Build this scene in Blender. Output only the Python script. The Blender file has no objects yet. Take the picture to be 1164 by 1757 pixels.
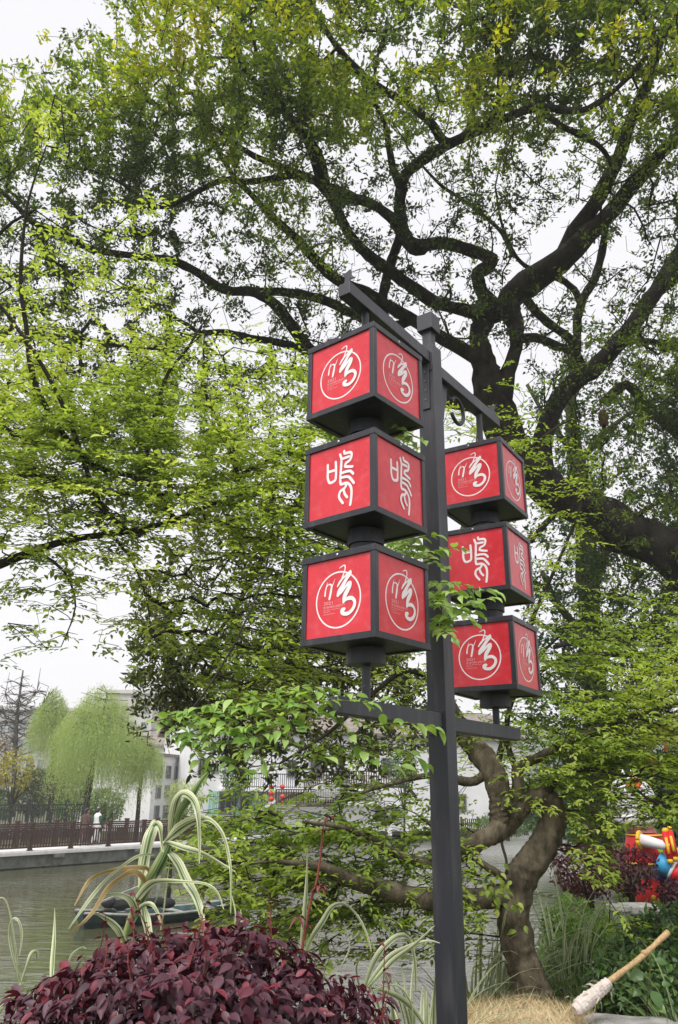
import bpy, math, random
import numpy as np
from mathutils import Vector, Matrix, noise
from mathutils.kdtree import KDTree
random.seed(7)
rng = np.random.default_rng(7)
sc = bpy.context.scene
COL = sc.collection

# ------------------------------------------------------------------ camera
EYE = np.array([0.0, 0.0, 1.55])
F, PITCH, ROLL = 1329.2, 0.346647, 0.0104014          # focal length in photo pixels, tilt up, small roll
_c, _s, _cr, _sr = math.cos(PITCH), math.sin(PITCH), math.cos(ROLL), math.sin(ROLL)
FW = np.array([0, _c, _s]); _r0 = np.array([1.0, 0, 0]); _u0 = np.array([0, -_s, _c])
RT = _cr * _r0 + _sr * _u0
UP = -_sr * _r0 + _cr * _u0
cam = bpy.data.cameras.new('camera')
camo = bpy.data.objects.new('camera', cam); COL.objects.link(camo)
cam.sensor_fit = 'VERTICAL'; cam.sensor_height = 36.0; cam.lens = F / 1757 * 36
cam.clip_start = 0.05; cam.clip_end = 3000
M = Matrix.Identity(4)
for i in range(3):
    M[i][0], M[i][1], M[i][2], M[i][3] = RT[i], UP[i], -FW[i], EYE[i]
camo.matrix_world = M
sc.camera = camo

# ------------------------------------------------------------------ world, sun, exposure
SUN_EL, SUN_AZ = math.radians(58), math.radians(-35)
w = bpy.data.worlds.new('World'); sc.world = w; w.use_nodes = True
nt = w.node_tree; nt.nodes.clear()
sky = nt.nodes.new('ShaderNodeTexSky'); sky.sky_type = 'NISHITA'; sky.sun_disc = False
sky.sun_elevation = SUN_EL; sky.sun_rotation = math.radians(180) + SUN_AZ
sky.air_density = 1.0; sky.dust_density = 4.0
hs = nt.nodes.new('ShaderNodeHueSaturation'); hs.inputs['Saturation'].default_value = 0.12
mixw = nt.nodes.new('ShaderNodeMixRGB'); mixw.inputs['Fac'].default_value = 0.86
mixw.inputs['Color2'].default_value = (4.55, 4.5, 4.68, 1)      # the even cloud deck
bg = nt.nodes.new('ShaderNodeBackground'); bg.inputs['Strength'].default_value = 0.076
ow = nt.nodes.new('ShaderNodeOutputWorld')
nt.links.new(sky.outputs[0], hs.inputs['Color']); nt.links.new(hs.outputs[0], mixw.inputs['Color1'])
nt.links.new(mixw.outputs[0], bg.inputs['Color']); nt.links.new(bg.outputs[0], ow.inputs['Surface'])
sun = bpy.data.lights.new('sun', 'SUN'); sun.energy = 1.5; sun.angle = math.radians(40); sun.color = (1, .97, .92)
suno = bpy.data.objects.new('sun', sun); COL.objects.link(suno)
# light comes from behind the camera, a little to the left
sd = Vector((math.sin(SUN_AZ) * math.cos(SUN_EL), -math.cos(SUN_AZ) * math.cos(SUN_EL), math.sin(SUN_EL)))
suno.rotation_euler = sd.to_track_quat('Z', 'Y').to_euler()
vs = sc.view_settings
vs.view_transform = 'Standard'; vs.look = 'None'; vs.gamma = 1; vs.exposure = 1.57; vs.use_curve_mapping = False
sc.render.engine = 'CYCLES'
cy = sc.cycles
cy.max_bounces = 6; cy.diffuse_bounces = 4; cy.glossy_bounces = 3; cy.transmission_bounces = 4; cy.transparent_max_bounces = 4
cy.caustics_reflective = False; cy.caustics_refractive = False

# ------------------------------------------------------------------ helpers
def ray(px, py): return FW * F + RT * (px - 582) - UP * (py - 878.5)
def at(px, py, Y):
    d = ray(px, py); return EYE + d * (Y / d[1])
def at_z(px, py, z):
    d = ray(px, py); return EYE + d * ((z - EYE[2]) / d[2])
def ppm(p):                                  # photo pixels per metre at point p
    return F / max(0.3, float((np.asarray(p) - EYE) @ FW))
def proj(P):
    q = np.asarray(P) - EYE; z = q @ FW
    return 582 + F * (q @ RT) / z, 878.5 - F * (q @ UP) / z
def lerp(a, b, t): return a + (b - a) * t

MATS = {}
def N(nt, kind, **kw):
    n = nt.nodes.new(kind)
    for k, v in kw.items(): n.inputs[k.replace('_', ' ')].default_value = v
    return n
def mat(name, col, rough=.6, var=.25, scale=6., bump=0., bscale=None, spec=.4, metal=0., col2=None, stretch=None, coord='Object', detail=5):
    """Principled material: colour wandering between two tones with a noise, optional noise relief."""
    m = bpy.data.materials.new(name); m.use_nodes = True; MATS[name] = m
    nt = m.node_tree; b = nt.nodes['Principled BSDF']
    b.inputs['Roughness'].default_value = rough; b.inputs['Specular IOR Level'].default_value = spec; b.inputs['Metallic'].default_value = metal
    tc = nt.nodes.new('ShaderNodeTexCoord'); vec = tc.outputs[coord]
    if stretch:
        mp = nt.nodes.new('ShaderNodeMapping'); mp.inputs['Scale'].default_value = stretch
        nt.links.new(vec, mp.inputs[0]); vec = mp.outputs[0]
    n = nt.nodes.new('ShaderNodeTexNoise'); n.inputs['Scale'].default_value = scale; n.inputs['Detail'].default_value = detail
    nt.links.new(vec, n.inputs['Vector'])
    r = nt.nodes.new('ShaderNodeValToRGB')
    c2 = col2 or tuple(min(1, c * (1 + var)) for c in col)
    c1 = col if col2 else tuple(c * (1 - var) for c in col)
    r.color_ramp.elements[0].position = .32; r.color_ramp.elements[1].position = .68
    r.color_ramp.elements[0].color = (*c1, 1); r.color_ramp.elements[1].color = (*c2, 1)
    nt.links.new(n.outputs['Fac'], r.inputs[0]); nt.links.new(r.outputs[0], b.inputs['Base Color'])
    if bump:
        n2 = nt.nodes.new('ShaderNodeTexNoise'); n2.inputs['Scale'].default_value = bscale or scale * 4; n2.inputs['Detail'].default_value = 6
        nt.links.new(vec, n2.inputs['Vector'])
        bp = nt.nodes.new('ShaderNodeBump'); bp.inputs['Strength'].default_value = min(1, bump); bp.inputs['Distance'].default_value = .045 if bump >= .9 else .02
        nt.links.new(n2.outputs['Fac'], bp.inputs['Height']); nt.links.new(bp.outputs[0], b.inputs['Normal'])
    return m
def leaf_mat(name, stops, trans=.4, tcol=(1.25, 1.15, .5), rough=.45, spec=.35, per_object=False):
    """Leaf: each leaf keeps its own tone (attribute or object random), light passes through it."""
    m = bpy.data.materials.new(name); m.use_nodes = True; MATS[name] = m
    nt = m.node_tree; b = nt.nodes['Principled BSDF']; out = nt.nodes['Material Output']
    b.inputs['Roughness'].default_value = rough; b.inputs['Specular IOR Level'].default_value = spec
    if per_object:
        a = nt.nodes.new('ShaderNodeObjectInfo'); fac = a.outputs['Random']
    else:
        a = nt.nodes.new('ShaderNodeAttribute'); a.attribute_name = 'tone'; fac = a.outputs['Fac']
    r = nt.nodes.new('ShaderNodeValToRGB')
    el = r.color_ramp.elements
    el[0].position, el[0].color = stops[0][0], (*stops[0][1], 1)
    el[1].position, el[1].color = stops[-1][0], (*stops[-1][1], 1)
    for p, c in stops[1:-1]:
        e = el.new(p); e.color = (*c, 1)
    nt.links.new(fac, r.inputs[0]); nt.links.new(r.outputs[0], b.inputs['Base Color'])
    t = nt.nodes.new('ShaderNodeBsdfTranslucent')
    mul = nt.nodes.new('ShaderNodeMixRGB'); mul.blend_type = 'MULTIPLY'; mul.inputs[0].default_value = 1
    mul.inputs['Color2'].default_value = (*tcol, 1)
    nt.links.new(r.outputs[0], mul.inputs['Color1']); nt.links.new(mul.outputs[0], t.inputs['Color'])
    mx = nt.nodes.new('ShaderNodeMixShader'); mx.inputs[0].default_value = trans
    nt.links.new(b.outputs[0], mx.inputs[1]); nt.links.new(t.outputs[0], mx.inputs[2]); nt.links.new(mx.outputs[0], out.inputs['Surface'])
    return m

def tag(o, label=None, cat=None, group=None, kind=None):
    if label: o['label'] = label
    if cat: o['category'] = cat
    if group: o['group'] = group
    if kind: o['kind'] = kind
    return o
BASE = {}
def thing(name, loc, label, cat, group=None):
    o = bpy.data.objects.new(name, None); o.empty_display_size = .1; COL.objects.link(o)
    o.location = Vector([float(v) for v in loc]); BASE[o] = np.array(loc, float)
    return tag(o, label, cat, group)
def world_base(o):
    b = np.zeros(3)
    while o is not None:
        b = b + np.array(o.location); o = o.parent
    return b
def mesh_np(name, V, FL, FS, tone=None, smooth=False):
    """V (n,3), FL flat loop indices, FS face sizes"""
    me = bpy.data.meshes.new(name)
    V = np.asarray(V, np.float32); FL = np.asarray(FL, np.int32); FS = np.asarray(FS, np.int32)
    me.vertices.add(len(V)); me.vertices.foreach_set('co', V.ravel())
    me.loops.add(len(FL)); me.loops.foreach_set('vertex_index', FL)
    me.polygons.add(len(FS))
    st = np.zeros(len(FS), np.int32); st[1:] = np.cumsum(FS)[:-1]
    me.polygons.foreach_set('loop_start', st)
    if smooth: me.polygons.foreach_set('use_smooth', np.ones(len(FS), bool))
    if tone is not None:
        at_ = me.attributes.new('tone', 'FLOAT', 'FACE'); at_.data.foreach_set('value', np.asarray(tone, np.float32))
    me.update(calc_edges=True); me.validate()
    return me
def link(name, me, m=None, parent=None, smooth=None):
    o = bpy.data.objects.new(name, me); COL.objects.link(o)
    if m is not None:
        if not len(me.materials): me.materials.append(MATS[m] if isinstance(m, str) else m)
    if parent is not None: o.parent = parent
    return o

class MB:
    """collects shapes in world coordinates; build() links them as one mesh object"""
    def __init__(s): s.v = []; s.f = []
    def add(s, V, FF):
        n = len(s.v); s.v += [tuple(map(float, p)) for p in V]; s.f += [tuple(i + n for i in f) for f in FF]; return s
    def box(s, c, size, X=None, Y=None, Z=None):
        X = np.array(X if X is not None else (1, 0, 0), float); Y = np.array(Y if Y is not None else (0, 1, 0), float)
        Z = np.array(Z if Z is not None else np.cross(X, Y), float); c = np.array(c, float)
        V = [c + X * size[0] * i / 2 + Y * size[1] * j / 2 + Z * size[2] * k / 2 for k in (-1, 1) for j in (-1, 1) for i in (-1, 1)]
        return s.add(V, [(0, 2, 3, 1), (4, 5, 7, 6), (0, 1, 5, 4), (2, 6, 7, 3), (0, 4, 6, 2), (1, 3, 7, 5)])
    def bar(s, a, b, wd, th, up=(0, 0, 1)):
        a = np.array(a, float); b = np.array(b, float); X = b - a; L = np.linalg.norm(X); X /= L
        Y = np.cross(up, X); n = np.linalg.norm(Y)
        Y = Y / n if n > 1e-6 else np.array([1., 0, 0])
        return s.box((a + b) / 2, (L, wd, th), X, Y, np.cross(X, Y))
    def tube(s, pts, rad, sides=8, caps=True, rough=0., seed=0, fine=0.):
        pts = [np.array(p, float) for p in pts]; n = len(pts)
        if np.isscalar(rad): rad = [rad] * n
        V = []; FF = []; prev = None
        for i, p in enumerate(pts):
            t = pts[min(i + 1, n - 1)] - pts[max(i - 1, 0)]; t = t / (np.linalg.norm(t) + 1e-12)
            if prev is None:
                a = np.cross(t, (0, 0, 1)) if abs(t[2]) < .9 else np.cross(t, (1, 0, 0))
            else: a = prev - t * (prev @ t)
            a = a / (np.linalg.norm(a) + 1e-12); prev = a; b = np.cross(t, a)
            for k in range(sides):
                q = 2 * math.pi * k / sides; r = rad[i]
                d = a * math.cos(q) + b * math.sin(q)
                if rough:
                    pp = p + d * r
                    r *= 1 + rough * noise.noise(Vector(pp * 2.1 / max(.05, r) * .35 + seed)) + .5 * rough * noise.noise(Vector(pp * 2.1 / max(.05, r) + seed))
                    if fine: r += fine * (noise.noise(Vector((pp[0] * 26, pp[1] * 26, pp[2] * 9))) + .6 * noise.noise(Vector((pp[0] * 60, pp[1] * 60, pp[2] * 24))))
                V.append(p + d * r)
        for i in range(n - 1):
            for k in range(sides):
                k2 = (k + 1) % sides
                FF.append((i * sides + k, i * sides + k2, (i + 1) * sides + k2, (i + 1) * sides + k))
        if caps:
            FF.append(tuple(range(sides))[::-1]); FF.append(tuple((n - 1) * sides + k for k in range(sides)))
        return s.add(V, FF)
    def lathe(s, prof, c, sides=24, ax=None):
        c = np.array(c, float); Z = np.array(ax if ax is not None else (0, 0, 1), float); Z /= np.linalg.norm(Z)
        X = np.cross((0, 1, 0), Z) if abs(Z[1]) < .9 else np.cross((1, 0, 0), Z); X /= np.linalg.norm(X); Y = np.cross(Z, X)
        V = []; FF = []
        for r, z in prof:
            for k in range(sides):
                q = 2 * math.pi * k / sides; V.append(c + (X * math.cos(q) + Y * math.sin(q)) * max(r, 1e-4) + Z * z)
        for i in range(len(prof) - 1):
            for k in range(sides):
                k2 = (k + 1) % sides; FF.append((i * sides + k, i * sides + k2, (i + 1) * sides + k2, (i + 1) * sides + k))
        FF.append(tuple(range(sides))[::-1]); FF.append(tuple((len(prof) - 1) * sides + k for k in range(sides)))
        return s.add(V, FF)
    def ellip(s, c, r, sides=16, rings=10, R=None):
        c = np.array(c, float); V = []; FF = []
        R = np.eye(3) if R is None else R
        for i in range(rings + 1):
            p = math.pi * i / rings
            for k in range(sides):
                q = 2 * math.pi * k / sides
                V.append(c + R @ np.array([r[0] * max(1e-3, math.sin(p)) * math.cos(q), r[1] * max(1e-3, math.sin(p)) * math.sin(q), r[2] * math.cos(p)]))
        for i in range(rings):
            for k in range(sides):
                k2 = (k + 1) % sides; FF.append((i * sides + k, (i + 1) * sides + k, (i + 1) * sides + k2, i * sides + k2))
        return s.add(V, FF)
    def prism(s, poly, O, X, Y, depth):
        O = np.array(O, float); X = np.array(X, float); Y = np.array(Y, float); Z = np.cross(X, Y)
        n = len(poly)
        V = [O + X * x + Y * y - Z * depth / 2 for x, y in poly] + [O + X * x + Y * y + Z * depth / 2 for x, y in poly]
        FF = [tuple(range(n))[::-1], tuple(range(n, 2 * n))] + [(i, (i + 1) % n, n + (i + 1) % n, n + i) for i in range(n)]
        return s.add(V, FF)
    def build(s, name, m, parent=None, smooth=False, bevel=0.):
        b = world_base(parent) if parent is not None else np.zeros(3)
        me = bpy.data.meshes.new(name)
        me.from_pydata([tuple(np.array(p) - b) for p in s.v], [], s.f)
        if smooth:
            me.polygons.foreach_set('use_smooth', np.ones(len(me.polygons), bool))
        me.update()
        o = link(name, me, m, parent)
        if bevel:
            bv = o.modifiers.new('bevel', 'BEVEL'); bv.width = bevel; bv.segments = 2; bv.limit_method = 'ANGLE'
        return o
def copy_tree(o, parent=None):
    c = o.copy(); COL.objects.link(c)
    if parent is not None: c.parent = parent; c.matrix_parent_inverse = o.matrix_parent_inverse.copy()
    for ch in list(o.children): copy_tree(ch, c)
    return c
def smoothline(pts, n=4):
    """Catmull-Rom through rows of numbers"""
    P = [np.array(p, float) for p in pts]; out = []
    for i in range(len(P) - 1):
        p0 = P[max(i - 1, 0)]; p1 = P[i]; p2 = P[i + 1]; p3 = P[min(i + 2, len(P) - 1)]
        for k in range(n):
            t = k / n
            out.append(.5 * ((2 * p1) + (-p0 + p2) * t + (2 * p0 - 5 * p1 + 4 * p2 - p3) * t * t + (-p0 + 3 * p1 - 3 * p2 + p3) * t ** 3))
    out.append(P[-1]); return out

# ---------------------------------------------------------------- leaves
LEAF_TPL = {
 'strand': ([(0, 0, 0), (.5, .3, .012), (.35, .72, .0), (0, 1, -.02), (-.35, .72, .0), (-.5, .3, .012)], [(0, 1, 2, 5), (5, 2, 3, 4)]),   # vertices along the leaf (x across, y along, z off the blade), faces
 'small': ([(0, 0, 0), (.5, .45, .10), (0, 1, 0), (-.5, .45, .10)], [(0, 1, 2), (0, 2, 3)]),
 'mid': ([(0, 0, 0), (.42, .28, .08), (.40, .62, .07), (0, 1, -.10), (-.40, .62, .07), (-.42, .28, .08), (0, .5, -.02)], [(0, 1, 2, 6), (6, 2, 3), (0, 6, 4, 5), (6, 3, 4)]),
 'big': ([(0, 0, 0), (.30, .14, .05), (.50, .36, .10), (.42, .62, .09), (.2, .84, .02), (0, 1, -.12), (-.2, .84, .02), (-.42, .62, .09), (-.50, .36, .10), (-.30, .14, .05), (0, .36, 0), (0, .66, -.02)],
         [(0, 1, 2, 10), (10, 2, 3, 11), (11, 3, 4, 5), (0, 10, 8, 9), (10, 11, 7, 8), (11, 5, 6, 7)]),
}
def frames(A, Nn):
    """orthonormal frames: Y=A leaf axis, Z~Nn"""
    A = A / (np.linalg.norm(A, axis=1, keepdims=True) + 1e-9)
    X = np.cross(A, Nn); X /= (np.linalg.norm(X, axis=1, keepdims=True) + 1e-9)
    return X, A, np.cross(X, A)
def leaf_mesh(name, P, A, Nn, L, W, tone, tpl='small', base=None):
    tv, tf = LEAF_TPL[tpl]; tv = np.array(tv); n = len(P)
    X, Y, Z = frames(A, Nn)
    L = np.broadcast_to(L, n)[:, None, None]; W = np.broadcast_to(W, n)[:, None, None]
    V = P[:, None, :] + X[:, None, :] * tv[None, :, 0:1] * W + Y[:, None, :] * tv[None, :, 1:2] * L + Z[:, None, :] * tv[None, :, 2:3] * L
    V = V.reshape(-1, 3)
    if base is not None: V = V - base
    fl = np.concatenate([np.array(f) for f in tf]); fs = np.array([len(f) for f in tf])
    k = len(tv)
    FL = (np.arange(n)[:, None] * k + fl[None, :]).ravel(); FS = np.tile(fs, n)
    return mesh_np(name, V, FL, FS, tone=np.repeat(tone, len(fs)))
LEAF_SHARED = {}
def leaf_objects(name, P, A, Nn, L, W, parent, m, tpl='big', variants=3):
    """each leaf an object of its own sharing a few leaf meshes (bent differently)"""
    b = world_base(parent); out = []
    key = (name, m, tpl)
    if key not in LEAF_SHARED:
        ms = []
        for v in range(variants):
            tv, tf = LEAF_TPL[tpl]; me = bpy.data.meshes.new(name)
            cz = (-.12, .06, -.28)[v % 3]; tw = (.2, -.25, .05)[v % 3]
            vv = [(x + tw * .12 * y * y, y, z + cz * y * y + tw * x * y) for x, y, z in tv]
            me.from_pydata(vv, [], tf); me.materials.append(MATS[m]); me.update()
            me.polygons.foreach_set('use_smooth', np.ones(len(me.polygons), bool)); ms.append(me)
        LEAF_SHARED[key] = ms
    X, Y, Z = frames(A, Nn)
    for i in range(len(P)):
        o = bpy.data.objects.new(name, random.choice(LEAF_SHARED[key])); COL.objects.link(o); o.parent = parent
        x, y, z, p = X[i] * W[i], Y[i] * L[i], Z[i] * L[i], P[i] - b
        o.matrix_local = Matrix(((x[0], y[0], z[0], p[0]), (x[1], y[1], z[1], p[1]), (x[2], y[2], z[2], p[2]), (0, 0, 0, 1)))
        out.append(o)
    return out
def rnd_unit(n):
    v = rng.normal(size=(n, 3)); return v / np.linalg.norm(v, axis=1, keepdims=True)
def nz(P, s, seed=0.):
    return np.array([noise.noise(Vector(p * s) + Vector((seed, seed * 1.7, -seed))) for p in P])

# ---------------------------------------------------------------- tree skeletons
class Skel:
    def __init__(s): s.p = []; s.par = []; s.fix = 0
    def limb(s, pts, parent=-1):
        for q in pts:
            s.p.append(np.array(q, float)); s.par.append(parent); parent = len(s.p) - 1
    def grow(s, att, step=.35, wob=.12, gravity=0., batch=400, zs=1.):
        s.fix = len(s.p); att = np.asarray(att); sq = np.array([1, 1, zs])
        kd = KDTree(len(s.p))
        for i, q in enumerate(s.p):
            kd.insert(Vector(q * sq), i)
        kd.balance()
        d0 = np.array([kd.find(Vector(a * sq))[2] for a in att]); order = np.argsort(d0)
        tips = [0] * len(att)
        for b in range(0, len(order), batch):
            kd = KDTree(len(s.p))
            for i, q in enumerate(s.p): kd.insert(Vector(q * sq), i)
            kd.balance()
            for j in order[b:b + batch]:
                a = att[j]; co, i, d = kd.find(Vector(a * sq))
                q = s.p[i]; d = float(np.linalg.norm(a - q)); n = max(1, int(d / step))
                # start along the parent's direction, then bend to the target
                if s.par[i] >= 0: t = s.p[i] - s.p[s.par[i]]
                else: t = a - q
                t = t / (np.linalg.norm(t) + 1e-9) * d * .45
                ctrl = q + t + (rng.normal(size=3) * wob * d) + np.array([0, 0, gravity * d])
                par = i
                for k in range(1, n + 1):
                    u = k / n; pp = (1 - u) ** 2 * q + 2 * u * (1 - u) * ctrl + u * u * a
                    if k < n: pp = pp + rng.normal(size=3) * .04 * step
                    s.p.append(pp); s.par.append(par); par = len(s.p) - 1
                tips[j] = par
        return np.array(tips)
    def radii(s, tip=.004, e=.42, rmax=.08):
        n = len(s.p); cnt = np.zeros(n)
        has = np.zeros(n, bool)
        for i in range(s.fix, n):
            if s.par[i] >= 0: has[s.par[i]] = True
        for i in range(n - 1, s.fix - 1, -1):
            if not has[i]: cnt[i] += 1
            if s.par[i] >= s.fix: cnt[s.par[i]] += cnt[i]
        return np.minimum(rmax, tip * np.maximum(cnt, 1) ** e)
    def twig_mesh(s, name, R, sides=4, base=None):
        idx = np.arange(s.fix, len(s.p)); P = np.array(s.p); par = np.array(s.par)
        a = P[par[idx]]; b = P[idx]; t = b - a; t /= (np.linalg.norm(t, axis=1, keepdims=True) + 1e-9)
        ref = np.tile(np.array([[.31, .22, .92]]), (len(idx), 1)); x = np.cross(t, ref); x /= np.linalg.norm(x, axis=1, keepdims=True); y = np.cross(t, x)
        ra = np.where(par[idx] >= s.fix, np.minimum(R[par[idx]], R[idx] * 1.6), R[idx] * 1.25)[:, None]; rb = R[idx][:, None]
        V = []
        for P0, r in ((a - t * ra * .3, ra), (b, rb)):
            for k in range(sides):
                q = 2 * math.pi * k / sides; V.append(P0 + (x * math.cos(q) + y * math.sin(q)) * r)
        V = np.stack(V, 1).reshape(-1, 3)
        if base is not None: V = V - base
        f = []
        for k in range(sides):
            k2 = (k + 1) % sides; f += [k, k2, sides + k2, sides + k]
        f = np.array(f); n = len(idx)
        FL = (np.arange(n)[:, None] * 2 * sides + f[None]).ravel(); FS = np.full(n * sides, 4)
        return mesh_np(name, V, FL, FS, smooth=True)
def px_limb(rows, n=4):
    """rows (px, py, Y, radius_px) -> smooth 3-D points and radii in metres"""
    out = []; rr = []
    for x, y, Y, r in smoothline(rows, n):
        p = at(x, y, Y); out.append(p); rr.append(r / ppm(p))
    return out, rr
def grid_points(rows, k, depth, y0=0, cell=58.2, thick=1.0, x0=0):
    """rows of digits: how leafy each patch of the crown is; returns points spread in depth"""
    out = []
    for j, row in enumerate(rows):
        for i, ch in enumerate(row):
            if ch in ' 0.': continue
            n = int(ch) * k; n = int(n) + (rng.random() < n - int(n))
            for _ in range(n):
                px = x0 + (i + rng.random() * 1.3 - .15) * cell; py = y0 + (j + rng.random() * 1.3 - .15) * cell
                Y = depth(px, py) + rng.normal() * thick
                out.append(at(px, py, max(2.5, Y)))
    return np.array(out)
def layered(P, h, slope, y0, seed=0., jit=.025):
    """gathers twig ends into flat sprays that droop outwards, as these trees carry their leaves"""
    P = P.copy()
    for p in P:
        n = .55 * noise.noise(Vector((p[0] * .6 + seed, p[1] * .6, 0))) + .18 * noise.noise(Vector((p[0] * 1.7, p[1] * 1.7, seed))) + slope * (p[1] - y0)
        p[2] = (math.floor((p[2] - n) / h) + .5) * h + n + rng.normal() * jit
    return P
def clumped(P, s, lo=.12, gain=1.7, mid=.5, seed=0.):
    """thins points so that crowns hold denser masses with open gaps between"""
    k = np.array([noise.noise(Vector(p) * s + Vector((seed, 0, seed))) for p in P])
    return P[rng.random(len(P)) < np.clip(mid + gain * k, lo, 1)]
def keep_clear(P, fn):
    return P[[not fn(*proj(p), p) for p in P]]

# ================================================================== materials
mat('soil', (.075, .062, .04), .95, .5, 3, .6, 14, spec=.1, col2=(.05, .075, .025))
mat('far_soil', (.06, .08, .03), .95, .4, .8, .3, 5, spec=.1, col2=(.12, .11, .08))
mat('concrete', (.38, .37, .36), .85, .22, 3, .25, 40, spec=.25)
mat('deck_stone', (.62, .61, .61), .8, .1, 4, .15, 40, spec=.25)
mat('beam_concrete', (.15, .16, .15), .9, .35, 3, .3, 30, spec=.2)
mat('grey_stone', (.23, .225, .215), .9, .28, 9, .5, 60, spec=.2, col2=(.36, .355, .34))
mat('white_wall', (.74, .74, .76), .85, .06, .6, .05, 30, spec=.2)
mat('pale_wall', (.46, .45, .42), .9, .08, .3, 0, spec=.15)
mat('grey_wall', (.34, .345, .34), .9, .1, .2, 0, spec=.15)
mat('glass_dark', (.03, .035, .04), .12, .3, 1.2, 0, spec=.6)
mat('glass_grey', (.13, .15, .165), .15, .2, .8, 0, spec=.6)
mat('frame_grey', (.22, .225, .23), .6, .1, 3)
mat('roof_tile', (.2, .17, .15), .85, .3, 3, .4, 20, spec=.2)
mat('teal_curtain', (.42, .62, .58), .8, .16, 14, 0, stretch=(6, 6, .15))
mat('brown_wood', (.048, .021, .016), .62, .4, 3, .2, 30, spec=.3)
mat('iron_grey', (.028, .030, .033), .55, .25, 3)
mat('hill_green', (.055, .075, .04), 1., .35, .06, 0, spec=.0)
mat('bark_dark', (.017, .014, .012), .95, .5, 5, 1., 40, spec=.12, col2=(.055, .048, .038), stretch=(1, 1, .6), detail=9)
mat('bark_moss', (.05, .042, .03), .95, .5, 3.2, 1., 22, spec=.12, col2=(.07, .078, .03))
mat('bark_brown', (.042, .034, .023), .95, .4, 13, .8, 60, spec=.12, col2=(.165, .138, .098), stretch=(1, 1, .38), detail=12)
mat('bark_grey', (.10, .09, .08), .92, .35, 6, .6, 30, spec=.15)
mat('twig_dark', (.03, .026, .02), .9, .3, 8, spec=.1)
mat('twig_green', (.10, .09, .04), .8, .3, 8, spec=.15)

def water_mat():
    m = bpy.data.materials.new('pond_water'); m.use_nodes = True; MATS['pond_water'] = m
    nt = m.node_tree; b = nt.nodes['Principled BSDF']
    b.inputs['Base Color'].default_value = (.068, .070, .034, 1); b.inputs['Roughness'].default_value = .03; b.inputs['IOR'].default_value = 1.52
    b.inputs['Specular IOR Level'].default_value = 1.0
    tc = nt.nodes.new('ShaderNodeTexCoord')
    mp = nt.nodes.new('ShaderNodeMapping'); mp.inputs['Scale'].default_value = (.42, 1.0, 1); mp.inputs['Rotation'].default_value = (0, 0, .35)
    nt.links.new(tc.outputs['Object'], mp.inputs[0])
    n1 = nt.nodes.new('ShaderNodeTexNoise'); n1.inputs['Scale'].default_value = 2.6; n1.inputs['Detail'].default_value = 5; n1.inputs['Distortion'].default_value = .6
    n2 = nt.nodes.new('ShaderNodeTexNoise'); n2.inputs['Scale'].default_value = .35; n2.inputs['Detail'].default_value = 2
    nt.links.new(mp.outputs[0], n1.inputs['Vector']); nt.links.new(mp.outputs[0], n2.inputs['Vector'])
    mu = nt.nodes.new('ShaderNodeMath'); mu.operation = 'MULTIPLY'
    nt.links.new(n1.outputs['Fac'], mu.inputs[0]); nt.links.new(n2.outputs['Fac'], mu.inputs[1])
    bp = nt.nodes.new('ShaderNodeBump'); bp.inputs['Strength'].default_value = .5; bp.inputs['Distance'].default_value = .11
    nt.links.new(mu.outputs[0], bp.inputs['Height']); nt.links.new(bp.outputs[0], b.inputs['Normal'])
water_mat()

# leaves
G = lambda r, g, b: (r, g, b)
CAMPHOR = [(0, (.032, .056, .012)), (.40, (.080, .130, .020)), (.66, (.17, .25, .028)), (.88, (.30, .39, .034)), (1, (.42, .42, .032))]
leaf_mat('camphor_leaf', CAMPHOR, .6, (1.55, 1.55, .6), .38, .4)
leaf_mat('dark_leaf', [(0, (.036, .050, .014)), (.6, (.10, .135, .028)), (1, (.20, .235, .045))], .3, rough=.4)
FRESH = [(0, (.22, .325, .06)), (.4, (.32, .445, .085)), (.75, (.42, .535, .12)), (1, (.54, .62, .21))]
leaf_mat('fresh_leaf', FRESH, .55, (1.35, 1.25, .6), .42, .35)
leaf_mat('fresh_leaf_piece', FRESH, .5, (1.35, 1.25, .6), .42, .35, per_object=True)
BRIGHT = [(0, (.16, .30, .06)), (.5, (.29, .47, .11)), (1, (.44, .60, .20))]
leaf_mat('bright_leaf', BRIGHT, .42, (1.15, 1.15, .55), .38, .4)
leaf_mat('bright_leaf_piece', BRIGHT, .42, (1.15, 1.15, .55), .38, .4, per_object=True)
OLIVE = [(0, (.17, .25, .04)), (.5, (.28, .385, .065)), (.85, (.37, .47, .09)), (1, (.48, .54, .14))]
leaf_mat('olive_leaf', OLIVE, .48, (1.25, 1.25, .55), .42, .35)
leaf_mat('olive_leaf_piece', OLIVE, .48, (1.25, 1.25, .55), .42, .35, per_object=True)
leaf_mat('willow_leaf', [(0, (.32, .45, .14)), (1, (.50, .60, .25))], .55, (1.3, 1.2, .8))
leaf_mat('shrub_leaf', [(0, (.045, .10, .028)), (.6, (.09, .18, .045)), (1, (.17, .28, .065))], .3, rough=.3, spec=.5)
leaf_mat('shrub_leaf_piece', [(0, (.045, .10, .028)), (.6, (.09, .18, .045)), (1, (.17, .28, .065))], .3, rough=.3, spec=.5, per_object=True)
leaf_mat('box_leaf', [(0, (.05, .11, .02)), (1, (.10, .20, .035))], .3)
leaf_mat('yellow_leaf', [(0, (.26, .27, .03)), (1, (.42, .38, .05))], .4)
leaf_mat('brown_leaf', [(0, (.15, .11, .06)), (1, (.27, .19, .11))], .4)
PURPLE = [(0, (.042, .018, .028)), (.6, (.078, .030, .046)), (.86, (.105, .026, .042)), (1, (.16, .024, .040))]
leaf_mat('purple_leaf', PURPLE, .16, (1.8, .45, .55), .5, .4)
leaf_mat('purple_leaf_piece', PURPLE, .16, (1.8, .45, .55), .5, .4, per_object=True)
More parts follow.
